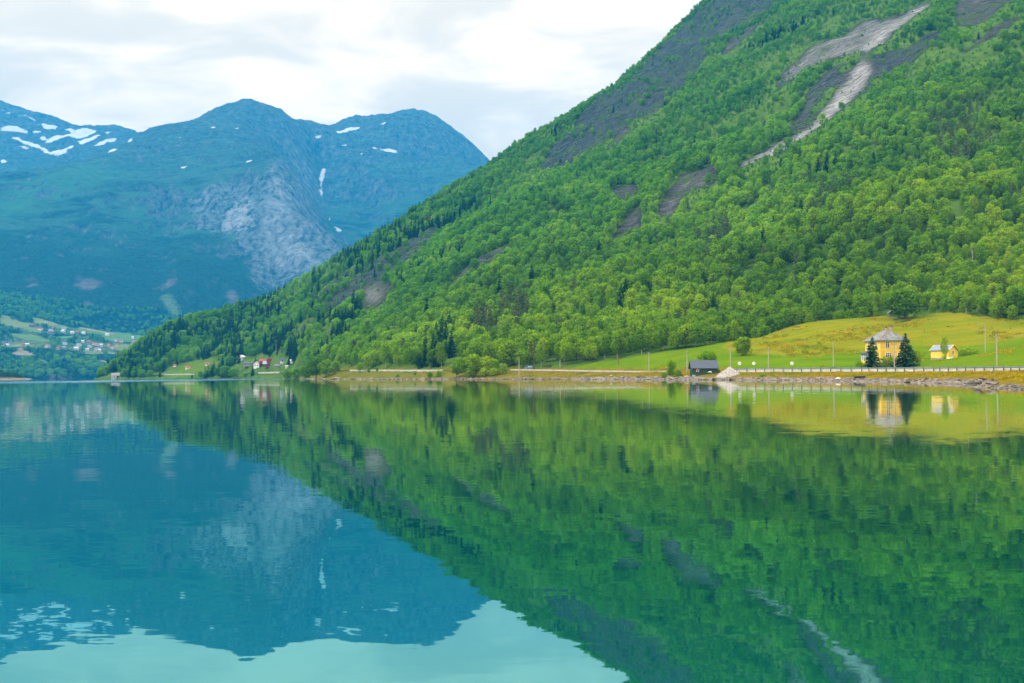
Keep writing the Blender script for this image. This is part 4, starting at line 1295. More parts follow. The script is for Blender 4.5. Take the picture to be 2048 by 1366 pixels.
M['yellow'] = mat_boards("yellow_boards", (0.84, 0.56, 0.075))
M['yellow_shed'] = mat_boards("yellow_shed_boards", (0.84, 0.58, 0.085), 0.16, 2)
M['white'] = paint("white_paint", (0.78, 0.78, 0.76), 0.06, 2.0, 0.5)
M['glass'] = paint("dark_window_glass", (0.035, 0.042, 0.05), 0.3, 0.8, 0.08, 0.6)
M['slate'] = mat_slate("old_slate", (0.10, 0.107, 0.107), (0.24, 0.24, 0.225), (0.28, 0.28, 0.21))
M['ridge'] = paint("red_ridge_tiles", (0.36, 0.17, 0.12), 0.2, 2, 0.8)
M['metalroof'] = mat_boards("grey_roof_sheet", (0.060, 0.074, 0.10), 0.25, 0, 0.12, 0.8)
M['shedroof'] = mat_boards("blue_grey_roof_sheet", (0.20, 0.23, 0.29), 0.25, 0, 0.15, 0.85)
M['green'] = mat_boards("dark_green_boards", (0.020, 0.060, 0.038), 0.18, 0, 0.25, 0.6)
M['teal'] = paint("pale_teal_paint", (0.30, 0.48, 0.48), 0.2, 2)
M['chim'] = paint("grey_chimney_render", (0.32, 0.31, 0.29), 0.3, 3, 0.9)
M['dark'] = paint("dark_cap", (0.05, 0.05, 0.055), 0.2, 3, 0.8)
M['found'] = paint("grey_foundation", (0.25, 0.24, 0.23), 0.25, 1.5, 0.9)
M['stone'] = paint("grey_stone", (0.27, 0.255, 0.24), 0.35, 1.6, 0.95, 0.1, 0, 0.6)
M['drystone'] = paint("drystone_wall", (0.20, 0.195, 0.18), 0.6, 4.0, 0.95, 0.1, 0, 1.0)
M['wood'] = paint("weathered_pole_wood", (0.34, 0.31, 0.28), 0.2, 1.2, 0.9)
M['brownwood'] = paint("brown_pole_wood", (0.12, 0.075, 0.05), 0.2, 1.2, 0.9)
M['steel'] = paint("galvanised_steel", (0.17, 0.23, 0.26), 0.1, 1.5, 0.45, 0.5, 0.4)
M['post'] = paint("dark_post", (0.07, 0.07, 0.065), 0.2, 2, 0.8)
M['concrete'] = paint("pale_concrete", (0.86, 0.84, 0.80), 0.10, 0.8, 0.85)
M['greywall'] = paint("grey_concrete", (0.45, 0.44, 0.41), 0.2, 0.5, 0.9)  # duller grey for the further kerb walls and the boathouse on the point
M['farwhite'] = paint("haze_dimmed_white_paint", (0.58, 0.58, 0.57), 0.2, 0.4, 0.8)  # white dulled in the base colour to imitate haze over the far hamlet
M['asphalt'] = paint("asphalt", (0.075, 0.075, 0.078), 0.2, 0.7, 0.9)
M['red'] = paint("red_paint", (0.55, 0.05, 0.06), 0.15, 2)
M['redroof'] = mat_slate("red_roof_tiles", (0.33, 0.06, 0.04), (0.42, 0.10, 0.06))
M['barnred'] = mat_boards("red_barn_boards", (0.24, 0.02, 0.028), 0.2, 0, 0.15, 0.8)
M['tealroof'] = paint("teal_roof_sheet", (0.22, 0.44, 0.44), 0.12, 0.6, 0.6)
M['blue'] = paint("blue_paint", (0.03, 0.10, 0.36), 0.15, 2)
M['navy'] = paint("dark_hull_paint", (0.03, 0.04, 0.065), 0.2, 2, 0.5)
M['signblue'] = paint("sign_blue", (0.10, 0.20, 0.50), 0.05, 2, 0.4)
M['gravel'] = paint("gravel", (0.33, 0.30, 0.27), 0.6, 3.2, 0.95, 0.1, 0, 0.8)
M['tarroof'] = paint("dark_grey_roofing", (0.09, 0.10, 0.12), 0.2, 1, 0.8)
M['greyroof'] = paint("grey_roof_tiles", (0.24, 0.24, 0.26), 0.2, 1, 0.8)
M['wire'] = paint("wire", (0.16, 0.16, 0.16), 0.05, 1, 0.6)
M['ochre'] = paint("dry_stone_ledge", (0.30, 0.23, 0.15), 0.5, 1.4, 0.95, 0.1, 0, 0.8)


# ------------------------------------------------------------------ road, guardrail, low wall
def along(lo, hi, off, step):
    """points along the road line shifted sideways; arclength stepping"""
    out = []
    pts_ = [Vector(p) for p in ROAD]
    for i in range(len(pts_) - 1):
        a, b = pts_[i], pts_[i + 1]
        n_ = max(1, int((b - a).length / step))
        for k_ in range(n_):
            p = a.lerp(b, k_ / n_)
            d = (b - a); nn_ = Vector((-d.y, d.x, 0)).normalized()      # to the left of travel: the lake side
            q = p + nn_ * off
            u_ = float(proj((q.x, q.y, q.z))[0])
            if lo <= u_ <= hi: out.append((q, d.normalized()))
    return out


def strip(name, off0, off1, lift, mat, step=3.0):
    a = along(-1e9, 1e9, off0, step); b = along(-1e9, 1e9, off1, step)
    mb = MB()
    for i in range(len(a) - 1):
        mb.poly([(b[i][0].x, b[i][0].y, b[i][0].z + lift), (b[i + 1][0].x, b[i + 1][0].y, b[i + 1][0].z + lift), (a[i + 1][0].x, a[i + 1][0].y, a[i + 1][0].z + lift), (a[i][0].x, a[i][0].y, a[i][0].z + lift)])
    return mb.build(name, mat)


tag(strip("road", -3.2, 3.2, 0.03, M['asphalt']), kind='structure')
for o_ in (-2.9, 2.8):
    tag(strip("road_edge_line", o_, o_ + 0.12, 0.035, M['white']), kind='structure')

RL = along(1455, 2290, 4.0, 1.5)
rail = empty("guardrail", RL[0][0])
tag(rail, 'long grey steel guardrail on dark posts along the shore road', 'guardrail')
base = Vector(RL[0][0])
mb = MB()
for i in range(len(RL) - 1):
    a, b = RL[i][0] - base, RL[i + 1][0] - base
    nn_ = Vector((-RL[i][1].y, RL[i][1].x, 0)) * 0.05
    prof = [(0.00, 0.42), (1.0, 0.50), (0.0, 0.56), (1.0, 0.64), (0.0, 0.72)]
    for j in range(4):
        p0, p1 = prof[j], prof[j + 1]
        q0, q1 = nn_ * (p0[0] + .9), nn_ * (p1[0] + .9)
        mb.poly([a + q0 + Vector((0, 0, p0[1])), b + q0 + Vector((0, 0, p0[1])), b + q1 + Vector((0, 0, p1[1])), a + q1 + Vector((0, 0, p1[1]))])
mb.build("beam", M['steel'], rail)
pm = MB().box((0, 0, 0.28), (0.14, 0.16, 1.1)).mesh("post", M['post'])
step_i = 0
acc = 1e9; last = None; cnt = 0
for q, d in RL:
    if last is None or (q - last).length >= 2.0:
        u_ = float(proj((q.x, q.y, q.z))[0])
        if u_ < 2060 and cnt < 100:
            p_ = link_mesh("post", pm, rail, q - base)
            p_.rotation_euler = (0, 0, math.atan2(d.y, d.x))
            cnt += 1
        last = q

WL = along(300, 2290, 3.55, 3.0)
wall_ranges = [(1455, 2290, 'low pale concrete kerb wall behind the guardrail of the shore road'), (1020, 1340, 'low pale concrete kerb wall below the left end of the meadow'),
               (700, 893, 'low pale kerb wall on the road under the dark spruces'), (516, 560, 'pale retaining wall below the farmyard lawn'), (325, 392, 'pale road wall below the small green fields near the point')]
for lo, hi, lab in wall_ranges:
    seg = [(q, d) for q, d in WL if lo <= float(proj((q.x, q.y, q.z))[0]) <= hi]
    if len(seg) < 2: continue
    b0 = Vector(seg[0][0])
    H_ = 0.28 if lo == 1020 else 0.46 if lo > 1000 else (0.42 if lo > 650 else 0.9)
    mb = MB()
    for i in range(len(seg) - 1):
        a, b = seg[i][0] - b0, seg[i + 1][0] - b0
        nn_ = Vector((-seg[i][1].y, seg[i][1].x, 0)) * 0.12
        z0, z1 = Vector((0, 0, -.3)), Vector((0, 0, H_))
        mb.poly([a + nn_ + z0, a + nn_ + z1, b + nn_ + z1, b + nn_ + z0]); mb.poly([a - nn_ + z0, b - nn_ + z0, b - nn_ + z1, a - nn_ + z1]); mb.poly([a + nn_ + z1, a - nn_ + z1, b - nn_ + z1, b + nn_ + z1])
    o = mb.build("kerb_wall", M['concrete'] if lo > 1100 else M['greywall'], None, b0)
    tag(o, lab, 'wall')


# ------------------------------------------------------------------ houses
def gable_roof(mb, w, d, z, h, ov=0.3, th=0.12):
    """ridge along x"""
    for s in (-1, 1):
        y0 = s * (d / 2 + ov); k_ = h / (d / 2)
        ze = z - ov * k_
        a = [(-w / 2 - ov, y0, ze), (w / 2 + ov, y0, ze), (w / 2 + ov, 0, z + h), (-w / 2 - ov, 0, z + h)]
        if s > 0: a = a[::-1]
        up = [(p[0], p[1], p[2] + th) for p in a]
        mb.poly(up); mb.poly(a[::-1])
        for i in range(4):
            j = (i + 1) % 4
            mb.poly([a[i], a[j], up[j], up[i]])
    return mb


def gable_body(w, d, z, h, z0=-0.6):
    return MB().prism([(-d / 2, z0), (d / 2, z0), (d / 2, z), (0, z + h), (-d / 2, z)], -w / 2, w / 2)


def rot_verts(mb):
    mb.v = [(y, x, z) for x, y, z in mb.v]      # profile axis to y, length to x
    mb.f = [tuple(reversed(f)) for f in mb.f]
    return mb


def window(parent, face, a, z, w, h, cols=2, rows=2, off=0.0, frame='white'):
    """a window set on a wall; face = (origin, along, outward) in the house's own space"""
    o_, al, out = face
    fr = 0.11
    wo = empty_mesh_window(w, h, fr, cols, rows)
    fo = link_mesh('window', wo[0], parent)
    po = link_mesh('pane', wo[1], fo)
    p = Vector(o_) + Vector(al) * a + Vector(out) * 0.02
    fo.location = (p.x, p.y, z)
    fo.rotation_euler = (0, 0, math.atan2(al[1], al[0]))
    return fo


def empty_mesh_window(w, h, fr, cols, rows):
    mb = MB()
    for s in (-1, 1):
        mb.box((s * (w / 2), -0.03, 0), (fr, 0.09, h + fr))
        mb.box((0, -0.03, s * (h / 2)), (w - fr, 0.085, fr))
    for c_ in range(1, cols):
        mb.box((-w / 2 + w * c_ / cols, -0.025, 0), (fr * .8, 0.07, h - fr))
    for r_i in range(1, rows):
        zz_ = -h / 2 + h * r_i / rows if rows != 2 else h * 0.18
        mb.box((0, -0.02, zz_), (w - fr, 0.065, fr * .7))
    g = MB().box((0, 0.01, 0), (w, 0.03, h))
    return mb.mesh('window', M['white']), g.mesh('pane', M['glass'])


# the yellow house
hx, hy = ux(1773, 288), 288.0
hz = zat(hx, hy)
A_ = R(11)
house = empty("house", (hx, hy, hz), A_)
tag(house, 'two storey yellow wooden house with an old grey hipped roof between two spruces', 'house')
W_, L_, E_ = 7.4, 7.6, 6.3
MB().box((0, 0, 0.15), (W_ + .06, L_ + .06, 1.5)).build('foundation', M['found'], house)
MB().box((0, 0, (0.9 + E_) / 2), (W_, L_, E_ - 0.9)).build('wall', M['yellow'], house)
rb = MB()
ov, rh, rl = 0.55, 2.75, 0.9
e4 = [(-W_ / 2 - ov, -L_ / 2 - ov), (W_ / 2 + ov, -L_ / 2 - ov), (W_ / 2 + ov, L_ / 2 + ov), (-W_ / 2 - ov, L_ / 2 + ov)]
ra, rb2 = (0, -rl, E_ + rh), (0, rl, E_ + rh)
ze = E_ - 0.12
lo4 = [(x, y, ze) for x, y in e4]; hi4 = [(x, y, ze + .14) for x, y in e4]
rb.poly(lo4[::-1])
for i in range(4): rb.poly([lo4[i], lo4[(i + 1) % 4], hi4[(i + 1) % 4], hi4[i]])
rb.poly([hi4[0], hi4[1], ra]); rb.poly([hi4[1], hi4[2], rb2, ra]); rb.poly([hi4[2], hi4[3], rb2]); rb.poly([hi4[3], hi4[0], ra, rb2])
roof = rb.build('roof', M['slate'], house)
rt_ = MB()
for i, t_ in ((0, ra), (1, ra), (2, rb2), (3, rb2)):
    rt_.tube(Vector(hi4[i]) + Vector((0, 0, .03)), Vector(t_) + Vector((0, 0, .03)), 0.09, 0.09, 6)
rt_.tube(Vector(ra) + Vector((0, 0, .04)), Vector(rb2) + Vector((0, 0, .04)), 0.1, 0.1, 6)
rt_.build('ridge_tiles', M['ridge'], roof)
for cx_, cy_, hh, dn in ((-0.35, -0.75, 1.15, .5), (1.75, 0.6, 2.3, 1.35)):
    ch = MB().box((cx_, cy_, E_ + rh + hh / 2 - dn), (0.46, 0.46, hh)).build('chimney', M['chim'], roof)
    MB().box((cx_, cy_, E_ + rh + hh - dn + .03), (0.6, 0.6, 0.14)).build('cap', M['dark'], ch)
MB().box((0, -L_ / 2 - .03, 3.55), (W_ + .02, 0.05, 0.14)).build('trim_board', M['yellow'], house)
FR = ((0, -L_ / 2, 0), (1, 0, 0), (0, -1, 0))
LF = ((-W_ / 2, 0, 0), (0, -1, 0), (-1, 0, 0))
window(house, FR, -1.75, 5.2, 1.05, 1.6, 2, 2)
window(house, FR, -1.55, 2.6, 1.6, 1.15, 3, 2)
window(house, FR, 2.2, 5.2, 1.05, 1.6, 2, 2)
window(house, FR, 1.7, 2.6, 1.6, 1.15, 3, 2)
window(house, LF, -1.9, 5.1, 0.95, 1.5, 2, 2)
window(house, LF, 1.9, 5.1, 0.95, 1.5, 2, 2)
# glazed porch on the left
px_, pw, pd = -W_ / 2 - 0.95, 1.9, 3.2
MB().box((px_, 0.9, 0.95), (pw, pd, 0.9)).build('porch_wall', M['yellow'], house)
pg = MB()
for yy in (-pd / 2 + .06, -pd / 6, pd / 6, pd / 2 - .06):
    pg.box((px_ - pw / 2 + .06, 0.9 + yy, 2.2), (0.14, 0.14, 1.6))
for xx in (0, 0.55, 1.1, 1.72):
    pg.box((px_ - pw / 2 + .06 + xx, 0.9 - pd / 2 + .06, 2.2), (0.13, 0.135, 1.6))
pg.box((px_, 0.9 - pd / 2 + .05, 2.35), (pw - .1, 0.08, 0.09)).box((px_ - pw / 2 + .05, 0.9, 2.35), (0.08, pd - .1, 0.09))
gf = pg.build('porch_window', M['white'], house)
MB().box((px_, 0.9, 2.2), (pw - .2, pd - .2, 1.56)).build('pane', paint("pale_porch_glass", (0.30, 0.34, 0.35), 0.2, 1, 0.15, 0.6), gf)
pr = MB()
a4 = [(px_ - pw / 2 - .3, 0.9 - pd / 2 - .3, 2.98), (-W_ / 2 - .02, 0.9 - pd / 2 - .3, 3.75), (-W_ / 2 - .02, 0.9 + pd / 2 + .3, 3.75), (px_ - pw / 2 - .3, 0.9 + pd / 2 + .3, 2.98)]
pr.poly([(x, y, z + .14) for x, y, z in a4]); pr.poly(a4[::-1])
for i in range(4):
    j = (i + 1) % 4
    pr.poly([a4[i], a4[j], (a4[j][0], a4[j][1], a4[j][2] + .14), (a4[i][0], a4[i][1], a4[i][2] + .14)])
pr.build('porch_roof', M['metalroof'], house)
# small wing on the right
MB().box((W_ / 2 + 1.5, 1.8, 2.4), (3.0, 3.4, 3.6)).build('side_wing', M['yellow'], house)
sw = MB().box((W_ / 2 + 1.55, 1.75, 4.28), (3.3, 3.8, 0.14)).build('wing_roof', M['metalroof'], house)

# the small yellow house
sx_, sy_ = ux(1889, 308), 308.0
sz_ = zat(sx_, sy_) + 0.1
shed = empty("small_house", (sx_, sy_, sz_), R(-47))
tag(shed, 'small yellow wooden outhouse with a grey gable roof right of the big yellow house', 'outhouse')
# ridge along local x; gable end at -x turned to the camera's right
sw_, sd_, se_, sh_ = 4.9, 5.4, 2.35, 1.35
rot_verts(gable_body(sw_, sd_, se_, sh_, 0.25)).build('wall', M['yellow_shed'], shed)
shed.rotation_euler = (0, 0, R(133))
MB().box((0, 0, -0.1), (sw_ + .05, sd_ + .05, 0.8)).build('foundation', M['found'], shed)
rf_ = gable_roof(MB(), sw_, sd_, se_, sh_, 0.3).build('roof', M['shedroof'], shed)
for s in (-1, 1):
    bm_ = MB()
    for t_ in (-1, 1):
        p0 = Vector((s * (sw_ / 2 + .33), t_ * (sd_ / 2 + .3), se_ - .12)); p1 = Vector((s * (sw_ / 2 + .33), 0, se_ + sh_ + .05))
        bm_.tube(p0, p1, 0.1, 0.1, 4)
    bm_.build('barge_board', M['yellow_shed'], rf_)
SG = ((-sw_ / 2, 0, 0), (0, -1, 0), (-1, 0, 0))
window(shed, SG, -0.1, 1.75, 0.95, 1.0, 2, 1)
SG2 = ((0, -sd_ / 2, 0), (1, 0, 0), (0, -1, 0))
SG3 = ((0, sd_ / 2, 0), (-1, 0, 0), (0, 1, 0))
MB().box((0.3, sd_ / 2 + .03, 1.1), (0.9, 0.06, 1.9)).build('door', M['yellow_shed'], shed)

# white upturned dinghy by the outhouse
bx_, by_ = ux(1901, 303), 303.0
def hull_mesh(name, L, B, H, mat, inverted=False, n=12):
    mb = MB(); rings = []
    for i in range(n + 1):
        t_ = i / n
        wv = math.sin(math.pi * min(1, 0.18 + t_ * 0.82)) ** 0.6 if t_ < 1 else 0.02
        wv = max(0.03, wv if t_ > .2 else 0.86 + t_ * .7 * .3)
        x_ = (t_ - .5) * L
        sheer = H * (0.85 + 0.35 * (t_ - .35) ** 2)
        ring = []
        for k_ in range(9):
            a = -1 + k_ / 4
            yy = B / 2 * wv * a
            zz_ = sheer * abs(a) ** 2.4 * 1.0
            ring.append((x_, yy, zz_))
        rings.append(ring)
    for i in range(n):
        for k_ in range(8):
            mb.poly([rings[i][k_], rings[i + 1][k_], rings[i + 1][k_ + 1], rings[i][k_ + 1]])
    mb.poly(rings[0][::-1])
    for i in range(n):                                    # inside, a little smaller
        for k_ in range(8):
            q = [rings[i][k_ + 1], rings[i + 1][k_ + 1], rings[i + 1][k_], rings[i][k_]]
            mb.poly([(x, y * .93, z * .96 + .05) for x, y, z in q])
    for i in range(n):
        for k_ in (0, 8):
            q = [rings[i][k_], rings[i + 1][k_], (rings[i + 1][k_][0], rings[i + 1][k_][1] * .93, rings[i + 1][k_][2] * .96 + .05), (rings[i][k_][0], rings[i][k_][1] * .93, rings[i][k_][2] * .96 + .05)]
            mb.poly(q)
    if inverted: mb.v = [(x, -y, H * 1.0 - z) for x, y, z in mb.v]
    return mb.mesh(name, M[mat], True)


def boat(x, y, z, rz, L, mat, label, inverted=False):
    o = empty('boat', (x, y, z), rz)
    tag(o, label, 'boat')
    link_mesh('hull', hull_mesh('hull', L, L * .42, L * .17, mat, inverted), o)
    if not inverted:
        mb = MB()
        for xx in (-.2, .12): mb.box((xx * L, 0, L * .12), (L * .06, L * .32, 0.04))
        mb.build('seat', M['wood'], o)
    else:
        MB().box((0, 0, L * .178), (L * .8, 0.06, 0.06)).build('keel', M['white'], o)
    return o


boat(bx_, by_, zat(bx_, by_) + .05, R(20), 2.5, 'white', 'white upturned dinghy lying at the foot of the small yellow outhouse', True)

# the boathouse
BD = 281.0
qx = ux(1407, BD)
bhz = 0.95
bh = empty("boathouse", (qx, BD, bhz), R(-1.5))
tag(bh, 'dark green wooden boathouse with a grey roof at the water', 'boathouse')
bw, bd_, be, bhh = 6.2, 4.6, 1.95, 1.75
rot_verts(gable_body(bw, bd_, be, bhh, -0.3)).build('wall', M['green'], bh)
MB().box((0, 0, -0.75), (bw + .3, bd_ + .3, 0.9)).build('plinth', M['stone'], bh)
gable_roof(MB(), bw, bd_, be, bhh, 0.32, 0.14).build('roof', M['metalroof'], bh)
dr_ = MB().box((-bw / 2 - .03, -bd_ / 2 + 1.3, 0.75), (0.06, 1.1, 1.75)).build('door', M['green'], bh)
MB().box((-bw / 2 + .35, -bd_ / 2 - .25, -0.05), (0.7, 0.4, 0.5)).build('landing_box', M['teal'], bh)
MB().box((-bw / 2 - .05, 0.9, 1.9), (0.05, 0.6, 0.6)).build('window', M['glass'], bh)

# lifebuoy hanging on the wall
a_ = R(-1.5)
def bh_pt(x, y, z):
    return (qx + x * math.cos(a_) - y * math.sin(a_), BD + x * math.sin(a_) + y * math.cos(a_), bhz + z)
lb = empty("lifebuoy", bh_pt(-1.75, -bd_ / 2 - .09, 1.28), R(-1.5))
tag(lb, 'red and white lifebuoy hanging on the wall of the green boathouse', 'lifebuoy')
ring = {'white': MB(), 'red': MB()}
for i in range(24):
    a0, a1 = 6.283 * i / 24, 6.283 * (i + 1) / 24
    ring['red' if (i // 3) % 2 else 'white'].tube((0.30 * math.cos(a0), 0, 0.30 * math.sin(a0)), (0.30 * math.cos(a1), 0, 0.30 * math.sin(a1)), 0.095, 0.095, 8, False)
ring['white'].build('ring', M['white'], lb, smooth=True)
ring['red'].build('red_band', M['red'], lb, smooth=True)

# gravel heap
gxh, gyh = ux(1459, 261), 261.0
mb = MB(); nn = 44; rows = []
for i in range(nn + 1):
    row = []
    for j in range(nn + 1):
        x_, y_ = (i / nn - .5) * 8.4, (j / nn - .5) * 7.0
        rr = math.hypot(x_ / 3.7, y_ / 3.1)
        h_ = 2.75 * max(0, 1 - rr) ** 0.88
        h_ += float(fbm(np.array(x_ * 1.3), np.array(y_ * 1.3), 3, 5)) * 0.45 * min(1, h_ * 2) + float(vnoise(np.array(x_ * 5.0), np.array(y_ * 5.0), 8)) * .16 * min(1, h_ * 2) - (0.3 if rr > 1 else 0)
        row.append((x_, y_, h_))
    rows.append(row)
for i in range(nn):
    for j in range(nn):
        mb.poly([rows[i][j], rows[i + 1][j], rows[i + 1][j + 1], rows[i][j + 1]])
tag(mb.build("gravel_heap", M['gravel'], None, (gxh, gyh, 0.25)), 'pale grey heap of gravel and stones beside the green boathouse', 'gravel heap')


# ------------------------------------------------------------------ rocks
def rock_mesh(name, seed, mat):
    r = np.random.RandomState(seed)
    bm = bmesh.new()
    bmesh.ops.create_icosphere(bm, subdivisions=3, radius=0.5)
    pl = [(Vector(r.normal(0, 1, 3)).normalized(), r.uniform(.26, .42)) for _ in range(11)]
    for v in bm.verts:
        for n_, d_ in pl:
            k_ = v.co.dot(n_)
            if k_ > d_: v.co -= n_ * (k_ - d_) * .92
        v.co += v.co.normalized() * float(fbm(np.array(v.co.x * 4 + seed), np.array(v.co.y * 4 + v.co.z * 3), 3, seed)) * .09
        v.co.z *= 0.72
    me = bpy.data.meshes.new(name); bm.to_mesh(me); bm.free()
    me.materials.append(mat)
    return me


def mat_rocks(name, a, b):
    m, t = new_mat(name)
    g = t.n('ShaderNodeTexCoord').outputs['Object']
    oi = t.n('ShaderNodeObjectInfo')
    nz = t.noise(g, 3.0, 6, 0.65)
    k_ = t.math('ADD', t.math('MULTIPLY', oi.outputs['Random'], 0.6), t.math('MULTIPLY', t.mr(nz, .3, .7), 0.5))
    c = t.mix(k_, a, b)
    bp = t.n('ShaderNodeBump', i_Height=nz, i_Strength=0.8, i_Distance=0.15)
    finish(t, c, 0.9, bp.outputs[0], 0.2)
    return m


M['boulder'] = mat_rocks("shore_stone", (0.014, 0.011, 0.009), (0.30, 0.25, 0.20))
M['paleboulder'] = mat_rocks("pale_stone", (0.40, 0.37, 0.33), (0.55, 0.53, 0.49))
M['darkboulder'] = mat_rocks("dark_wet_stone", (0.035, 0.032, 0.028), (0.14, 0.125, 0.11))
RK = [rock_mesh("boulder", 500 + i, M['boulder']) for i in range(6)]
RKD = [rock_mesh("boulder", 520 + i, M['darkboulder']) for i in range(3)]
RKP = [rock_mesh("boulder", 540 + i, M['paleboulder']) for i in range(2)]

cand = []
SL = [Vector((x, y, 0)) for x, y in SHORE]
for i in range(len(SL) - 1):
    a, b = SL[i], SL[i + 1]
    if b.y > 900 or a.y < 45: continue
    d = b - a; L = d.length; inl = Vector((d.y, -d.x, 0)).normalized()
    depth = (2.2 if a.y < 110 else 3.4) if a.y < 300 else (2.6 if a.y < 450 else 1.6)
    dens = (9.0 if a.y < 130 else 4.6) if a.y < 300 else (1.6 if a.y < 450 else .8)
    for k_ in range(int(L * depth * dens)):
        t_ = rnd.random(); w_ = rnd.random() ** 1.3 * depth - 0.55
        p = a.lerp(b, t_) + inl * w_
        s = rnd.lognormvariate(-0.28, 0.40) * 0.62 * min(1.2, max(0.42, p.y / 250))
        cand.append((p.x, p.y, s, w_))
cand2 = []
for x, y, s, w_ in cand:
    zz_ = max(zat(x, y), -0.15)
    u_, v_, f_ = proj((x, y, zz_))
    cand2.append((s / float(f_) * F * (1 if -5 < u_ < 2053 else 0), x, y, zz_, s, float(u_)))
cand2.sort(reverse=True)
main = cand2[:260]; rest = cand2[260:]
for pxs, x, y, zz_, s, u_ in main:
    dk = u_ > 1925 and rnd.random() < .5
    o = link_mesh("boulder", rnd.choice(RKD if dk else RK), None, (x, y, zz_ + s * .12))
    o.scale = (s * rnd.uniform(.9, 1.45), s * rnd.uniform(.8, 1.2), s * rnd.uniform(.7, 1.1))
    o.rotation_euler = (rnd.uniform(-.25, .25), rnd.uniform(-.25, .25), rnd.uniform(0, 6.28))
    if u_ > 1930: lab, gp = 'grey angular boulder on the stony headland at the right edge', 'boulders on the right headland'
    elif u_ > 1500: lab, gp = 'grey boulder in the stone bank below the guardrail', 'boulders below the guardrail'
    elif u_ > 1320: lab, gp = 'grey boulder on the shore around the boathouse and gravel heap', 'boulders around the boathouse'
    else: lab, gp = 'grey stone in the low bank left of the boathouse', 'stones left of the boathouse'
    tag(o, lab, 'rock', gp)
def gn_rocks():
    p = np.array([(x, y, z + s * .08) for _, x, y, z, s, _ in rest]); s = np.array([q[4] for q in rest])
    return gn_forest("shore_stones", p, s, [next(o for o in bpy.data.objects if o.data == me) for me in RK if any(o.data == me for o in bpy.data.objects)], 'small grey stones along the water line', 77, (0.9, 1.6))
gn_rocks()
# some stand-outs
def boulder(u, v, D, s, lab, mesh=None, sc=(1.2, 1, .8)):
    p = P(u, v, D)
    o = link_mesh("boulder", mesh or RKP[0], None, (p[0], p[1], p[2]))
    o.scale = (s * sc[0], s * sc[1], s * sc[2]); o.rotation_euler = (0.1, 0.1, rnd.uniform(0, 6))
    tag(o, lab, 'rock')
boulder(1676.5, 757, 188, 0.85, 'pale round boulder at the water below the road, left of the dark boat')
boulder(1420, 744.5, 277, 1.0, 'pale boulder in front of the green boathouse wall', RKP[1])
boulder(1222, 751, 322, 0.75, 'small white stone on the bank below the left end of the meadow', RKP[1])
boulder(1985, 766.5, 95, 0.72, 'large sloping grey slab on the stony headland at the right edge', RK[2], (1.7, 1.2, .62))
boulder(1956, 765, 101, 0.62, 'dark brown boulder at the tip of the headland beside the big slab', RKD[1], (1.3, 1.1, 1.0))
boulder(1966, 757, 108, 0.62, 'ochre topped flat rock on top of the headland', RK[4], (1.8, 1.2, .5))

# ------------------------------------------------------------------ poles, wires, signs
def pole(u, vt, vb, D, mat, lab, cross=True, box=False):
    x = ux(u, D)
    zb = zat(x, D)
    zt = float(P(u, vt, D)[2])
    o = empty('utility_pole', (x, D, zb - 0.3))
    tag(o, lab, 'utility pole', None)
    H = zt - zb + .3
    MB().tube((0, 0, 0), (0.03, 0, H), 0.15, 0.10, 10).build('pole', M[mat], o)
    if cross:
        c_ = MB().box((0, -0.1, H - .35), (1.1, 0.09, 0.10)).build('crossarm', M[mat], o)
        ins = MB()
        for xx in (-.45, 0.45): ins.tube((xx, -.1, H - .30), (xx, -.1, H - .12), 0.045, 0.03, 6)
        ins.build('insulator', M['dark'], c_)
    if box:
        MB().box((0, -.28, 1.15), (0.75, 0.35, 0.35)).build('meter_box', M['post'], o)
    return (x, D, zb - .3 + H - .2)


TOPS = {}
for u, vt, D, mat, lab, box in [
    (1038, 717, 376, 'wood', 'pale utility pole standing on the shore left of the meadow, nearest the big shrubs', False),
    (1067, 706, 404, 'brownwood', 'brown utility pole in front of the trees beside the parked car', False),
    (1120, 719, 396, 'wood', 'grey utility pole against the leafy trees by the rock outcrop', False),
    (1188, 714.5, 392, 'brownwood', 'dark utility pole at the pointed left end of the meadow', False),
    (1237, 710, 374, 'brownwood', 'brown utility pole on the narrow left part of the meadow', False),
    (1298, 704, 346, 'wood', 'pale utility pole on the left meadow, next left of the boathouse bushes', False),
    (1374, 701, 318, 'wood', 'utility pole just left of the green boathouse', False),
    (1461, 695, 298, 'wood', 'utility pole rising behind the gravel heap', False),
    (1537, 695, 290, 'wood', 'utility pole between the second and third round signs', False),
    (1667, 685, 276, 'wood', 'utility pole with a small dark box, standing left of the yellow house', True),
    (1789, 686, 262, 'wood', 'utility pole in front of the yellow house by the right spruce', False),
    (1994, 669, 236, 'wood', 'tall utility pole by the guardrail near the right edge', False),
    (1971.5, 652, 322, 'wood', 'utility pole on the upper green slope right of the hedge', False),
    (1949, 499, 442, 'wood', 'utility pole in a clearing high in the wood at the right', False)]:
    TOPS[u] = pole(u, vt, 0, D, mat, lab, u not in (1038, 1120), box)


def wire(a, b, lab, sag=0.6):
    a, b = Vector(a), Vector(b); mb = MB(); n_ = 10; pr_ = a * 0
    pts_ = [a.lerp(b, i / n_) - Vector((0, 0, sag * 4 * (i / n_) * (1 - i / n_))) for i in range(n_ + 1)]
    for i in range(n_): mb.tube(pts_[i] - a, pts_[i + 1] - a, 0.022, 0.022, 4, False)
    tag(mb.build('power_line', M['wire'], None, a), lab, 'power line')


wire(TOPS[1188], TOPS[1237], 'power line between the dark and the brown pole at the left end of the meadow')
wire(TOPS[1237], TOPS[1298], 'power line from the brown pole to the pale pole on the left meadow')
wire(TOPS[1067], TOPS[1188], 'power line in front of the trees left of the meadow')

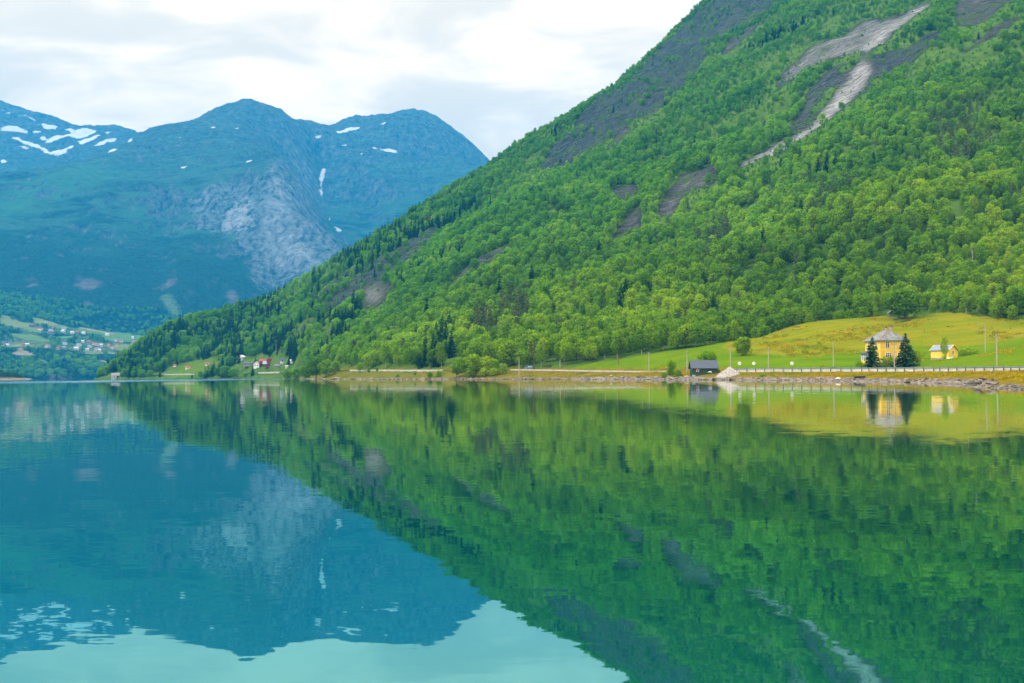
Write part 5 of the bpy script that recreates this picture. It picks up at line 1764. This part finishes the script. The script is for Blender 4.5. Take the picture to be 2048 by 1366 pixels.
for u, vt, D, lab in [(663, 684, 742, 'double pole power pylon in the spruces right of the village'), (787, 664, 660, 'double pole power pylon among bright trees above the shore road'), (555, 682, 1090, 'double pole power pylon above the red barn'),
                      (1562, 527, 520, 'small white double pole pylon high in the wood')]:
    hp = g0.hit([u], [vt + (16 if u != 1562 else 8)], 300, 1500, 2.0)[0]
    x, y = hp
    zb = zat(x, y); zt = float(P(u, vt, y)[2]) + 1.0
    H = max(8.0, zt - zb)
    o = empty('pylon', (x, y, zb - .3)); tag(o, lab, 'pylon')
    for xx in (-1.2, 1.2): MB().tube((xx, 0, 0), (xx, 0, H), .17, .12, 8).build('pole', M['wood'], o)
    MB().box((0, -.12, H - .5), (5.0, .16, .2)).build('crossarm', M['wood'], o)

for u, D, lab in [(1479.2, 288, 'round white road sign nearest the gravel heap, leftmost of three'), (1507.6, 286, 'round white road sign in the middle of three, left of a bare pole'), (1583.8, 277, 'round white road sign standing alone on the right of a bare pole')]:
    x = ux(u, D); zb = zat(x, D); zc_ = float(P(u, 726.6, D)[2])
    o = empty('road_sign', (x, D, zb)); tag(o, lab, 'road sign')
    MB().tube((0, 0.05, -0.3), (0, 0.05, zc_ - zb + .2), .045, .045, 8).build('post', M['steel'], o)
    dk = MB().tube((0, -0.03, zc_ - zb), (0, 0.0, zc_ - zb), .42, .42, 24).build('disc', M['white'], o)
    MB().tube((0, 0.003, zc_ - zb), (0, 0.012, zc_ - zb), .43, .43, 24).build('rim', M['dark'], o)
    mk = MB()
    ca, sa = math.cos(R(38)), math.sin(R(38))
    q = [(-.22, -.06), (.10, -.06), (.10, -.14), (.26, 0), (.10, .14), (.10, .06), (-.22, .06)]
    mk.poly([(x_ * ca - z_ * sa, -0.036, zc_ - zb + x_ * sa + z_ * ca) for x_, z_ in q])
    mk.build('marking', M['signblue'], dk)

# red and white marker on the bank
x, y = ux(1982, 150), 150.0
zt, zb = float(P(1982, 741, 150)[2]), float(P(1982, 751, 150)[2])
o = empty('marker_post', (x, y, min(zb, zat(x, y)))); tag(o, 'short red and white marker post on the bank near the right edge', 'marker post')
h_ = (zt - zb) / 3
z0_ = zb - min(zb, zat(x, y))
MB().tube((0, 0, -.2), (0, 0, z0_ + h_ * .6), .09, .09, 10).build('base', M['white'], o)
MB().tube((0, 0, z0_ + h_ * .6), (0, 0, z0_ + h_ * 2.4), .092, .092, 10).build('red_band', M['red'], o)
MB().tube((0, 0, z0_ + h_ * 2.4), (0, 0, z0_ + h_ * 3), .09, .09, 10).build('cap', M['white'], o)

# dark rowing boat drawn up on the stones
p = P(1720, 756.2, 186)
boat(p[0], p[1], p[2], R(8), 1.9, 'navy', 'small dark boat drawn up on the stones below the road')

# ------------------------------------------------------------------ single trees and shrubs round the houses
def at(u, D): return ux(u, D), D
def hpx(px, D): return px * D / F

x, y = at(1413, 300); plant('globe', x, y, hpx(45, y), 'grey green dome shaped shrub behind the boathouse', 'bush', var=1, wide=0.95, name='shrub')
x, y = at(1485, 326); plant('globe', x, y, hpx(40, y), 'round green tree standing alone on the yellow meadow', var=0, wide=1.02)
x, y = at(1745.5, 277); plant('bigspruce', x, y, hpx(68, y), 'dark slim spruce in front of the left corner of the yellow house', var=0, wide=1.4)
x, y = at(1812, 275); plant('bigspruce', x, y, hpx(70, y), 'broad bluish spruce in front of the right side of the yellow house', var=1, wide=1.7)
x, y = at(1834, 276); plant('broad', x, y, hpx(36, y), 'low spreading bush-like tree beside the broad bluish spruce', var=2, wide=1.1)
x, y = at(1890, 297); plant('broad', x, y, hpx(45, y), 'slim young birch in front of the small yellow outhouse', var=5, wide=0.75, name='birch_tree')
for u, D, W, H, lab in [(1340, 292, 24, 36, 'tall dark shrub on the shore left of the boathouse'), (1358, 286, 26, 18, 'bright yellow green bush on the shore just left of the boathouse'),
                        (1328, 290, 16, 16, 'low dark bush at the left end of the shore bushes near the boathouse'), (1437, 283, 9, 10, 'small green bush at the right corner of the boathouse'),
                        (1720, 278, 22, 19, 'low rounded bush left of the slim dark spruce'), (1769, 279, 26, 25, 'light green bush under the yellow house windows, left half'), (1784, 279, 22, 23, 'light green bush under the yellow house windows beside the pole'),
                        (1890, 293, 14, 9, 'small round bush at the foot of the slim young birch'), (1926, 310, 24, 19, 'dark bush in the hedge right of the outhouse, nearest the outhouse'), (1940, 309, 24, 20, 'dark bush in the middle of the hedge right of the outhouse'),
                        (1952, 309, 18, 16, 'dark bush at the right end of the hedge right of the outhouse'), (1639, 340, 10, 5, 'tiny dark bush alone high on the yellow meadow'), (1523, 246, 16, 8, 'small green bush at the stones below the guardrail')]:
    x, y = at(u, D); bush(x, y, hpx(H, D), hpx(W, D), lab)

# shore trees left of the meadow
for u, D, H, W, lab in [(913, 408, 36, 1.1, 'leafy tree at the left end of the shore clump, standing nearest the road bend'), (930, 403, 44, 1.1, 'tree second from left in the leafy shore clump'), (952, 398, 50, 1.25, 'tallest rounded tree in the middle of the leafy shore clump'),
                        (973, 396, 42, 1.1, 'tree right of the tallest one in the leafy shore clump'), (992, 393, 34, 1.0, 'smaller tree toward the right of the leafy shore clump'), (1008, 390, 24, 1.0, 'lowest tree at the right end of the leafy shore clump'),
                        (632, 575, 50, 1.35, 'tallest bright green tree on the shore right of the farm village'), (652, 566, 40, 1.2, 'broad tree at the right foot of the tallest bright shore tree'), (670, 560, 30, 1.2, 'lower tree right of the broad shore tree near the village'),
                        (612, 600, 34, 1.1, 'bright tree left of the tallest shore tree near the village'), (592, 640, 30, 1.1, 'pale green tree at the left of the shore trees by the village'), (575, 700, 26, 1.1, 'small pale tree at the end of the village lawn'),
                        (720, 520, 22, 1.1, 'round tree alone between shore and road right of the village trees')]:
    x, y = at(u, D); plant('broad', x, y, hpx(H, D), lab, var=rnd.choice([0, 1, 2, 3]), wide=W)
for u, D, H, W, lab in [(940, 398, 22, 34, 'dense low bush at the front of the leafy shore clump, left one'), (965, 394, 20, 32, 'dense low bush at the front of the leafy shore clump, middle one'), (985, 391, 18, 30, 'dense low bush at the front of the leafy shore clump, right one'),
                        (737, 508, 13, 12, 'round bush by the shore, first right of the single round tree'), (754, 498, 12, 9, 'small bush by the shore, second right of the single round tree'), (795, 460, 7, 9, 'very low bush on the ochre bank below the road'), (860, 430, 13, 16, 'bushy shrub by the rocks left of the leafy clump'),
                        (876, 424, 15, 18, 'bushy shrub close to the left end of the leafy clump'), (830, 450, 6, 8, 'tiny shrub on the ochre bank left of the bushy shrubs')]:
    x, y = at(u, D); bush(x, y, hpx(H, D), hpx(W, D), lab)
for u, D, H, kd, lab in [(202, 1203, 20, 'broad', 'leafy tree at the tip of the point left of the pale boathouse'), (212, 1196, 17, 'broad', 'smaller leafy tree beside the pale boathouse on the point'), (250, 1148, 19, 'broad', 'leafy tree right of the pale boathouse on the point'), (268, 1132, 15, 'broad', 'low tree second right of the pale boathouse'),
                         (284, 1118, 20, 'broad', 'round leafy shore tree left of the small green fields'), (300, 1106, 18, 'broad', 'shore tree at the left edge of the small green fields'), (384, 1054, 10, 'spruce', 'tiny spruce on the bank below the small green fields'),
                         (402, 1040, 16, 'broad', 'shore tree right of the small green fields'), (418, 1030, 18, 'broad', 'leafy tree on the shore between the small fields and the village'), (436, 1015, 20, 'broad', 'leafy shore tree in the middle of the group left of the village'),
                         (452, 1000, 28, 'broad', 'tallest shore tree just left of the village'), (466, 990, 24, 'broad', 'leafy shore tree nearest the village on its left'), (490, 968, 14, 'broad', 'round bright tree in front of the village at the shore'), (506, 955, 20, 'spruce', 'dark upright tree in front of the white gabled house')]:
    x, y = at(u, D); plant(kd, x, y, hpx(H, D), lab, wide=1.25, var=rnd.choice([0, 1, 2]))
x, y = at(1812, 386); plant('globe', x, y, hpx(64, y), 'large rounded tree beside the stone hut at the top of the meadow', var=1, wide=1.3)
x, y = at(1858, 402); plant('broad', x, y, hpx(40, y), 'smaller dark tree right of the large rounded tree at the top of the meadow', var=0, wide=1.2)

# stone hut and stone ledge at the top of the meadow
hx_, hy_ = g0.hit([1782], [629.5], 250, 600, 1.0)[0]
hut = empty('stone_hut', (hx_, hy_, zat(hx_, hy_) - .1), R(12)); tag(hut, 'small grey stone hut under the large tree at the top of the meadow', 'hut')
rot_verts(gable_body(2.2, 2.0, 1.5, .75, -.6)).build('wall', M['drystone'], hut)
hut.rotation_euler = (0, 0, R(82))
gable_roof(MB(), 2.2, 2.0, 1.5, .75, .15, .1).build('roof', M['greyroof'], hut)
MB().box((-1.12, 0, .95), (.06, .55, .5)).build('opening', M['dark'], hut)
for i, (u, v, s, lab) in enumerate([(1793, 637, 1.5, 'brownish ledge rock at the left below the stone hut'), (1812, 633, 1.5, 'brownish ledge rock under the large rounded tree'), (1832, 630, 1.3, 'brownish ledge rock at the right below the large rounded tree'), (1842, 624, 1.0, 'greyish rock right of the ledge at the top of the meadow')]):
    q = g0.hit([u], [v], 250, 600, 1.0)[0]
    o = link_mesh('boulder', RKD[i % 3] if i % 2 == 0 else RK[i], None, (q[0], q[1], zat(*q) + .1)); o.scale = (s * 2.2, s, s * .7); tag(o, lab, 'rock')


# ------------------------------------------------------------------ the village and the far hamlet
def cottage(u, v, D, w, d, e, h, rz, wall, roofm, lab, wins=2, name='house', cat='house', z=None, parts=True):
    if z is None:
        x, D2 = ground.hit([u], [v], D - 260, D + 260, 1.0)[0]
        k_ = D2 / D; zb = zat(x, D2) - .05
        k_ *= 0.92; w, d, e, h = w * k_, d * k_, e * k_, h * k_; D = D2
    else:
        x = ux(u, D); zb = z
    o = empty(name, (x, D, zb), rz); tag(o, lab, cat)
    rot_verts(gable_body(w, d, e, h, -1.3)).build('wall', M[wall], o)
    gable_roof(MB(), w, d, e, h, .35, .15).build('roof', M[roofm], o)
    if wins:
        g = MB()
        for i in range(wins):
            xx = (i + .5) / wins * w - w / 2
            fo = MB().box((xx, -d / 2 - .04, e * .55), (1.1, .08, 1.25)).build('window', M['white'], o)
            MB().box((xx, -d / 2 - .09, e * .55), (.8, .04, .95)).build('pane', M['glass'], fo)
        for yy in (-d * .22, d * .22):
            fo = MB().box((-w / 2 - .04, yy, e * .55), (.08, 1.1, 1.25)).build('window', M['white'], o)
            MB().box((-w / 2 - .09, yy, e * .55), (.04, .8, .95)).build('pane', M['glass'], fo)
    return o


cottage(484, 721, 1075, 6.5, 5.0, 3.6, 1.8, R(70), 'white', 'white', 'white house on the slope at the upper left of the village', 2)
cottage(498, 731, 1040, 9.5, 6, 1.6, 1.4, R(0), 'stone', 'tarroof', 'long low building with a dark roof left of the white gabled house', 0, 'shed', 'outbuilding')
cottage(515, 734.5, 1010, 6.0, 5.6, 3.6, 2.2, R(80), 'white', 'greyroof', 'white gabled house in front of the red barns', 2)
cottage(527, 726, 1060, 7.0, 6, 1.6, 2.2, R(0), 'barnred', 'redroof', 'red roofed barn behind the white gabled house', 0, 'barn', 'barn')
cottage(542, 725, 1065, 6.0, 7, 1.8, 1.6, R(84), 'barnred', 'redroof', 'dark red gabled house behind the teal roofed barn', 0, 'barn', 'barn')
cottage(536.5, 730.5, 1030, 9.5, 5, 1.5, 2.4, R(4), 'barnred', 'tealroof', 'red barn with a teal roof in the middle of the village', 0, 'barn', 'barn')
cottage(565, 726, 1060, 4.6, 4, 2.0, 1.3, R(10), 'white', 'blue', 'small white house with a blue roof at the right of the village', 1)
cottage(585, 724, 1060, 4.0, 4, 1.5, .9, R(5), 'white', 'white', 'small white house half hidden by trees at the right end of the village', 1)
cottage(557, 735, 1015, 7.5, 4, 1.5, .8, R(6), 'stone', 'greyroof', 'low grey shed right of the teal roofed barn', 0, 'shed', 'outbuilding')
cottage(574, 735, 990, 2.6, 2.5, 1.3, .5, R(6), 'white', 'white', 'tiny white shed by the trees at the end of the village lawn', 0, 'shed', 'outbuilding')
cottage(415, 731, 1130, 5.0, 4, 1.5, 1.2, R(8), 'white', 'redroof', 'small white cabin with a red roof above the small green fields', 1, 'cabin', 'cabin')
cottage(376, 737.5, 1110, 5.4, 4, 1.5, 1.0, R(15), 'white', 'redroof', 'white cabin in the middle of the small green fields', 1, 'cabin', 'cabin')
cottage(350, 733.5, 1140, 2.6, 2.6, 1.5, .8, R(0), 'white', 'redroof', 'tiny white cabin with a red roof left of the small green fields', 0, 'cabin', 'cabin')
wb = cottage(232, 754, 1160, 8.0, 6.0, 3.0, 2.4, R(8), 'greywall', 'greyroof', 'pale grey boathouse with a dark opening on the tip of the point', 0, 'boathouse', 'boathouse', z=0.7)
MB().box((2.6, -3.05, 1.2), (2.4, .12, 2.4)).build('opening', M['dark'], wb)
x, y = at(521, 905); boat(x, y, 0.15, R(10), 4.2, 'blue', 'blue boat drawn up at the water below the village')
# parked cars, mostly specks
def car(u, v, D, mat, lab, rz=0.0, L=4.3):
    x, D = (ux(u, D), D) if isinstance(v, str) else ground.hit([u], [v], D - 260, D + 260, 1.0)[0]
    z = zat(x, D) + (.15 if isinstance(v, str) else 0)
    o = empty('parked_car', (x, D, z), rz); tag(o, lab, 'car')
    b = MB().prism([(-L / 2, .3), (L / 2, .3), (L / 2, .75), (L * .3, .85), (L * .12, 1.42), (-L * .3, 1.45), (-L / 2, .9)], -.85, .85).build('body', M[mat], o)
    MB().prism([(L * .25, .9), (L * .11, 1.36), (-L * .28, 1.38), (-L * .42, .95)], -.87, .87).build('window', M['glass'], b)
    wm_ = MB().tube((0, -.09, 0), (0, .09, 0), .31, .31, 14).mesh('wheel', M['dark'])
    for sx in (-.31, .31):
        for sy in (-.82, .82):
            link_mesh('wheel', wm_, o, (sx * L, sy, .31))
car(1056, 'g', 402, 'steel', 'silver grey car on the shore road behind the brown pole', R(115))
car(563, 735.5, 1000, 'steel', 'pale car parked right of the low grey shed in the village', R(5))
car(537, 737, 1000, 'navy', 'dark car parked in front of the teal roofed barn', R(0))

HAM = [(515, 500, 80, 'redroof', 'white'), (650, 515, 75, 'greyroof', 'white'), (690, 490, 45, 'redroof', 'barnred'), (810, 527, 75, 'white', 'white'), (820, 495, 80, 'greyroof', 'white'), (925, 548, 70, 'white', 'white'), (985, 540, 65, 'redroof', 'stone'),
       (1070, 550, 65, 'white', 'white'), (350, 700, 70, 'white', 'white'), (300, 703, 50, 'redroof', 'stone'), (605, 718, 120, 'redroof', 'white'), (830, 685, 70, 'greyroof', 'white'), (1010, 705, 80, 'greyroof', 'white'), (1140, 667, 60, 'redroof', 'stone'),
       (1210, 690, 75, 'redroof', 'white'), (1060, 660, 50, 'white', 'white'), (1295, 707, 55, 'white', 'white'), (1245, 700, 50, 'greyroof', 'white'), (980, 747, 90, 'white', 'white'), (1145, 727, 65, 'greyroof', 'white'), (1118, 765, 55, 'white', 'white'),
       (1248, 752, 60, 'redroof', 'white'), (1278, 771, 45, 'white', 'white'), (1222, 769, 40, 'greyroof', 'white'), (745, 750, 60, 'redroof', 'stone'), (820, 740, 70, 'greyroof', 'stone'), (1485, 647, 60, 'greyroof', 'white'), (1550, 655, 65, 'redroof', 'white'),
       (1492, 708, 70, 'redroof', 'yellow'), (1722, 663, 85, 'redroof', 'white'), (1695, 697, 60, 'greyroof', 'white'), (1440, 742, 50, 'greyroof', 'white'), (1392, 702, 45, 'redroof', 'yellow'), (95, 706, 55, 'white', 'white'), (140, 682, 90, 'tarroof', 'stone'),
       (50, 676, 80, 'tarroof', 'stone'), (410, 456, 95, 'tarroof', 'barnred'), (650, 545, 130, 'tarroof', 'stone'), (1700, 612, 30, 'white', 'white'), (1375, 572, 70, 'white', 'white')]
names_of = {'redroof': 'red roofed', 'greyroof': 'grey roofed', 'white': 'white roofed', 'tarroof': 'dark roofed'}
walls_of = {'white': 'white', 'stone': 'grey', 'barnred': 'red', 'yellow': 'yellow'}
u_ = np.array([h[0] / 6.4 for h in HAM]); v_ = np.array([580 + (h[1] + 14) / 6.4 for h in HAM])
hits = far_ground.hit(u_, v_, 2450, 4200, 4.0)
rows_ = [('in the top row of the far hamlet', 600), ('in the middle of the far hamlet', 720), ('in the lowest row of the far hamlet', 900)]
used = {}
for (hx0, hy0, wpx, rf, wl), (x, y) in zip(HAM, hits):
    wm_ = max(6.0, wpx / 6.4 * y / F * 0.66)
    place = next(t for t, lim in rows_ if hy0 < lim)
    side = 'at the far left' if hx0 < 480 else ('left of centre' if hx0 < 900 else ('right of centre' if hx0 < 1380 else 'at the right end'))
    lab = f"{walls_of[wl]} {names_of[rf]} house {place} {side}"
    used.setdefault(lab, []).append((x, y, wm_, rf, wl))
for lab, lst in used.items():
    for x, y, wm_, rf, wl in lst:
        o = empty('house', (x, y, float(far_ground(x, y)) - .3), rnd.uniform(-.5, .5))
        tag(o, lab, 'house', 'far hamlet houses: ' + lab if len(lst) > 1 else 'houses of the far hamlet')
        rot_verts(gable_body(wm_, wm_ * .75, 4.2, 2.8, -4)).build('wall', M['farwhite' if wl == 'white' else wl], o)
        gable_roof(MB(), wm_, wm_ * .75, 4.2, 2.8, .5, .2).build('roof', M['farwhite' if rf == 'white' else rf], o)

# ------------------------------------------------------------------ wooded islet on the left
ID = 1450.0
ic = (ux(-40, ID), ID)
mb = MB(); rows = []
for i in range(61):
    row = []
    for j in range(25):
        a, b = (i / 60 - .5) * 2, (j / 24 - .5) * 2
        x_, y_ = a * 66, b * 24
        rr = a * a + b * b
        h_ = 4.6 * max(-.2, 1 - rr) ** 1 if rr < 1.2 else -1.0
        h_ = h_ + float(fbm(np.array(x_ / 9), np.array(y_ / 9), 3, 3)) * 2.0 * (rr < 1.1)
        row.append((x_, y_, max(h_, -1.2)))
    rows.append(row)
for i in range(60):
    for j in range(24):
        mb.poly([rows[i][j], rows[i + 1][j], rows[i + 1][j + 1], rows[i][j + 1]])
def mat_islet():
    m, t = new_mat("islet_ground")
    pos = t.n('ShaderNodeNewGeometry').outputs['Position']
    z_ = t.n('ShaderNodeSeparateXYZ', i_0=pos).outputs[2]
    nz = t.noise(pos, 0.25, 5, .65)
    c = t.mix(t.mr(t.math('ADD', z_, t.math('MULTIPLY', nz, 2.0)), 2.0, 3.2), t.mix(t.mr(nz, .4, .6), (0.12, 0.085, 0.06), (0.36, 0.23, 0.12)), (0.06, 0.075, 0.02))
    finish(t, c, .95)
    return m
tag(mb.build('islet', mat_islet(), None, (ic[0], ic[1], 0), smooth=True), kind='structure')
for k_ in range(44):
    a = -0.5 + 1.42 * k_ / 44; b = rnd.uniform(-.5, .3)
    x, y = ic[0] + a * 60, ic[1] + b * 24
    if a * a + b * b > .85: continue
    z_ = 4.6 * (1 - a * a - b * b) - .6
    plant('pine' if k_ % 3 else 'broad', x, y, rnd.uniform(8.5, 11.5) * (1 - .25 * abs(a)), 'low olive tree on the wooded islet at the left edge', 'tree', 'trees on the islet', wide=1.5, z=z_)

# ------------------------------------------------------------------ haze
hm = bpy.data.materials.new("haze_air")
hm.use_nodes = True
hm.node_tree.nodes.clear()
ht = NT(hm.node_tree)
pv = ht.n('ShaderNodeVolumePrincipled')
pv.inputs['Color'].default_value = (0.02, 0.45, 1.0, 1)
pv.inputs['Density'].default_value = 0.000125
pv.inputs['Anisotropy'].default_value = 0.0
ht.n('ShaderNodeOutputMaterial', i_Volume=pv.outputs[0])
hb = MB().box((-450, 3600, 815), (8100, 7340, 1640))
tag(hb.build("haze", hm), kind='stuff')
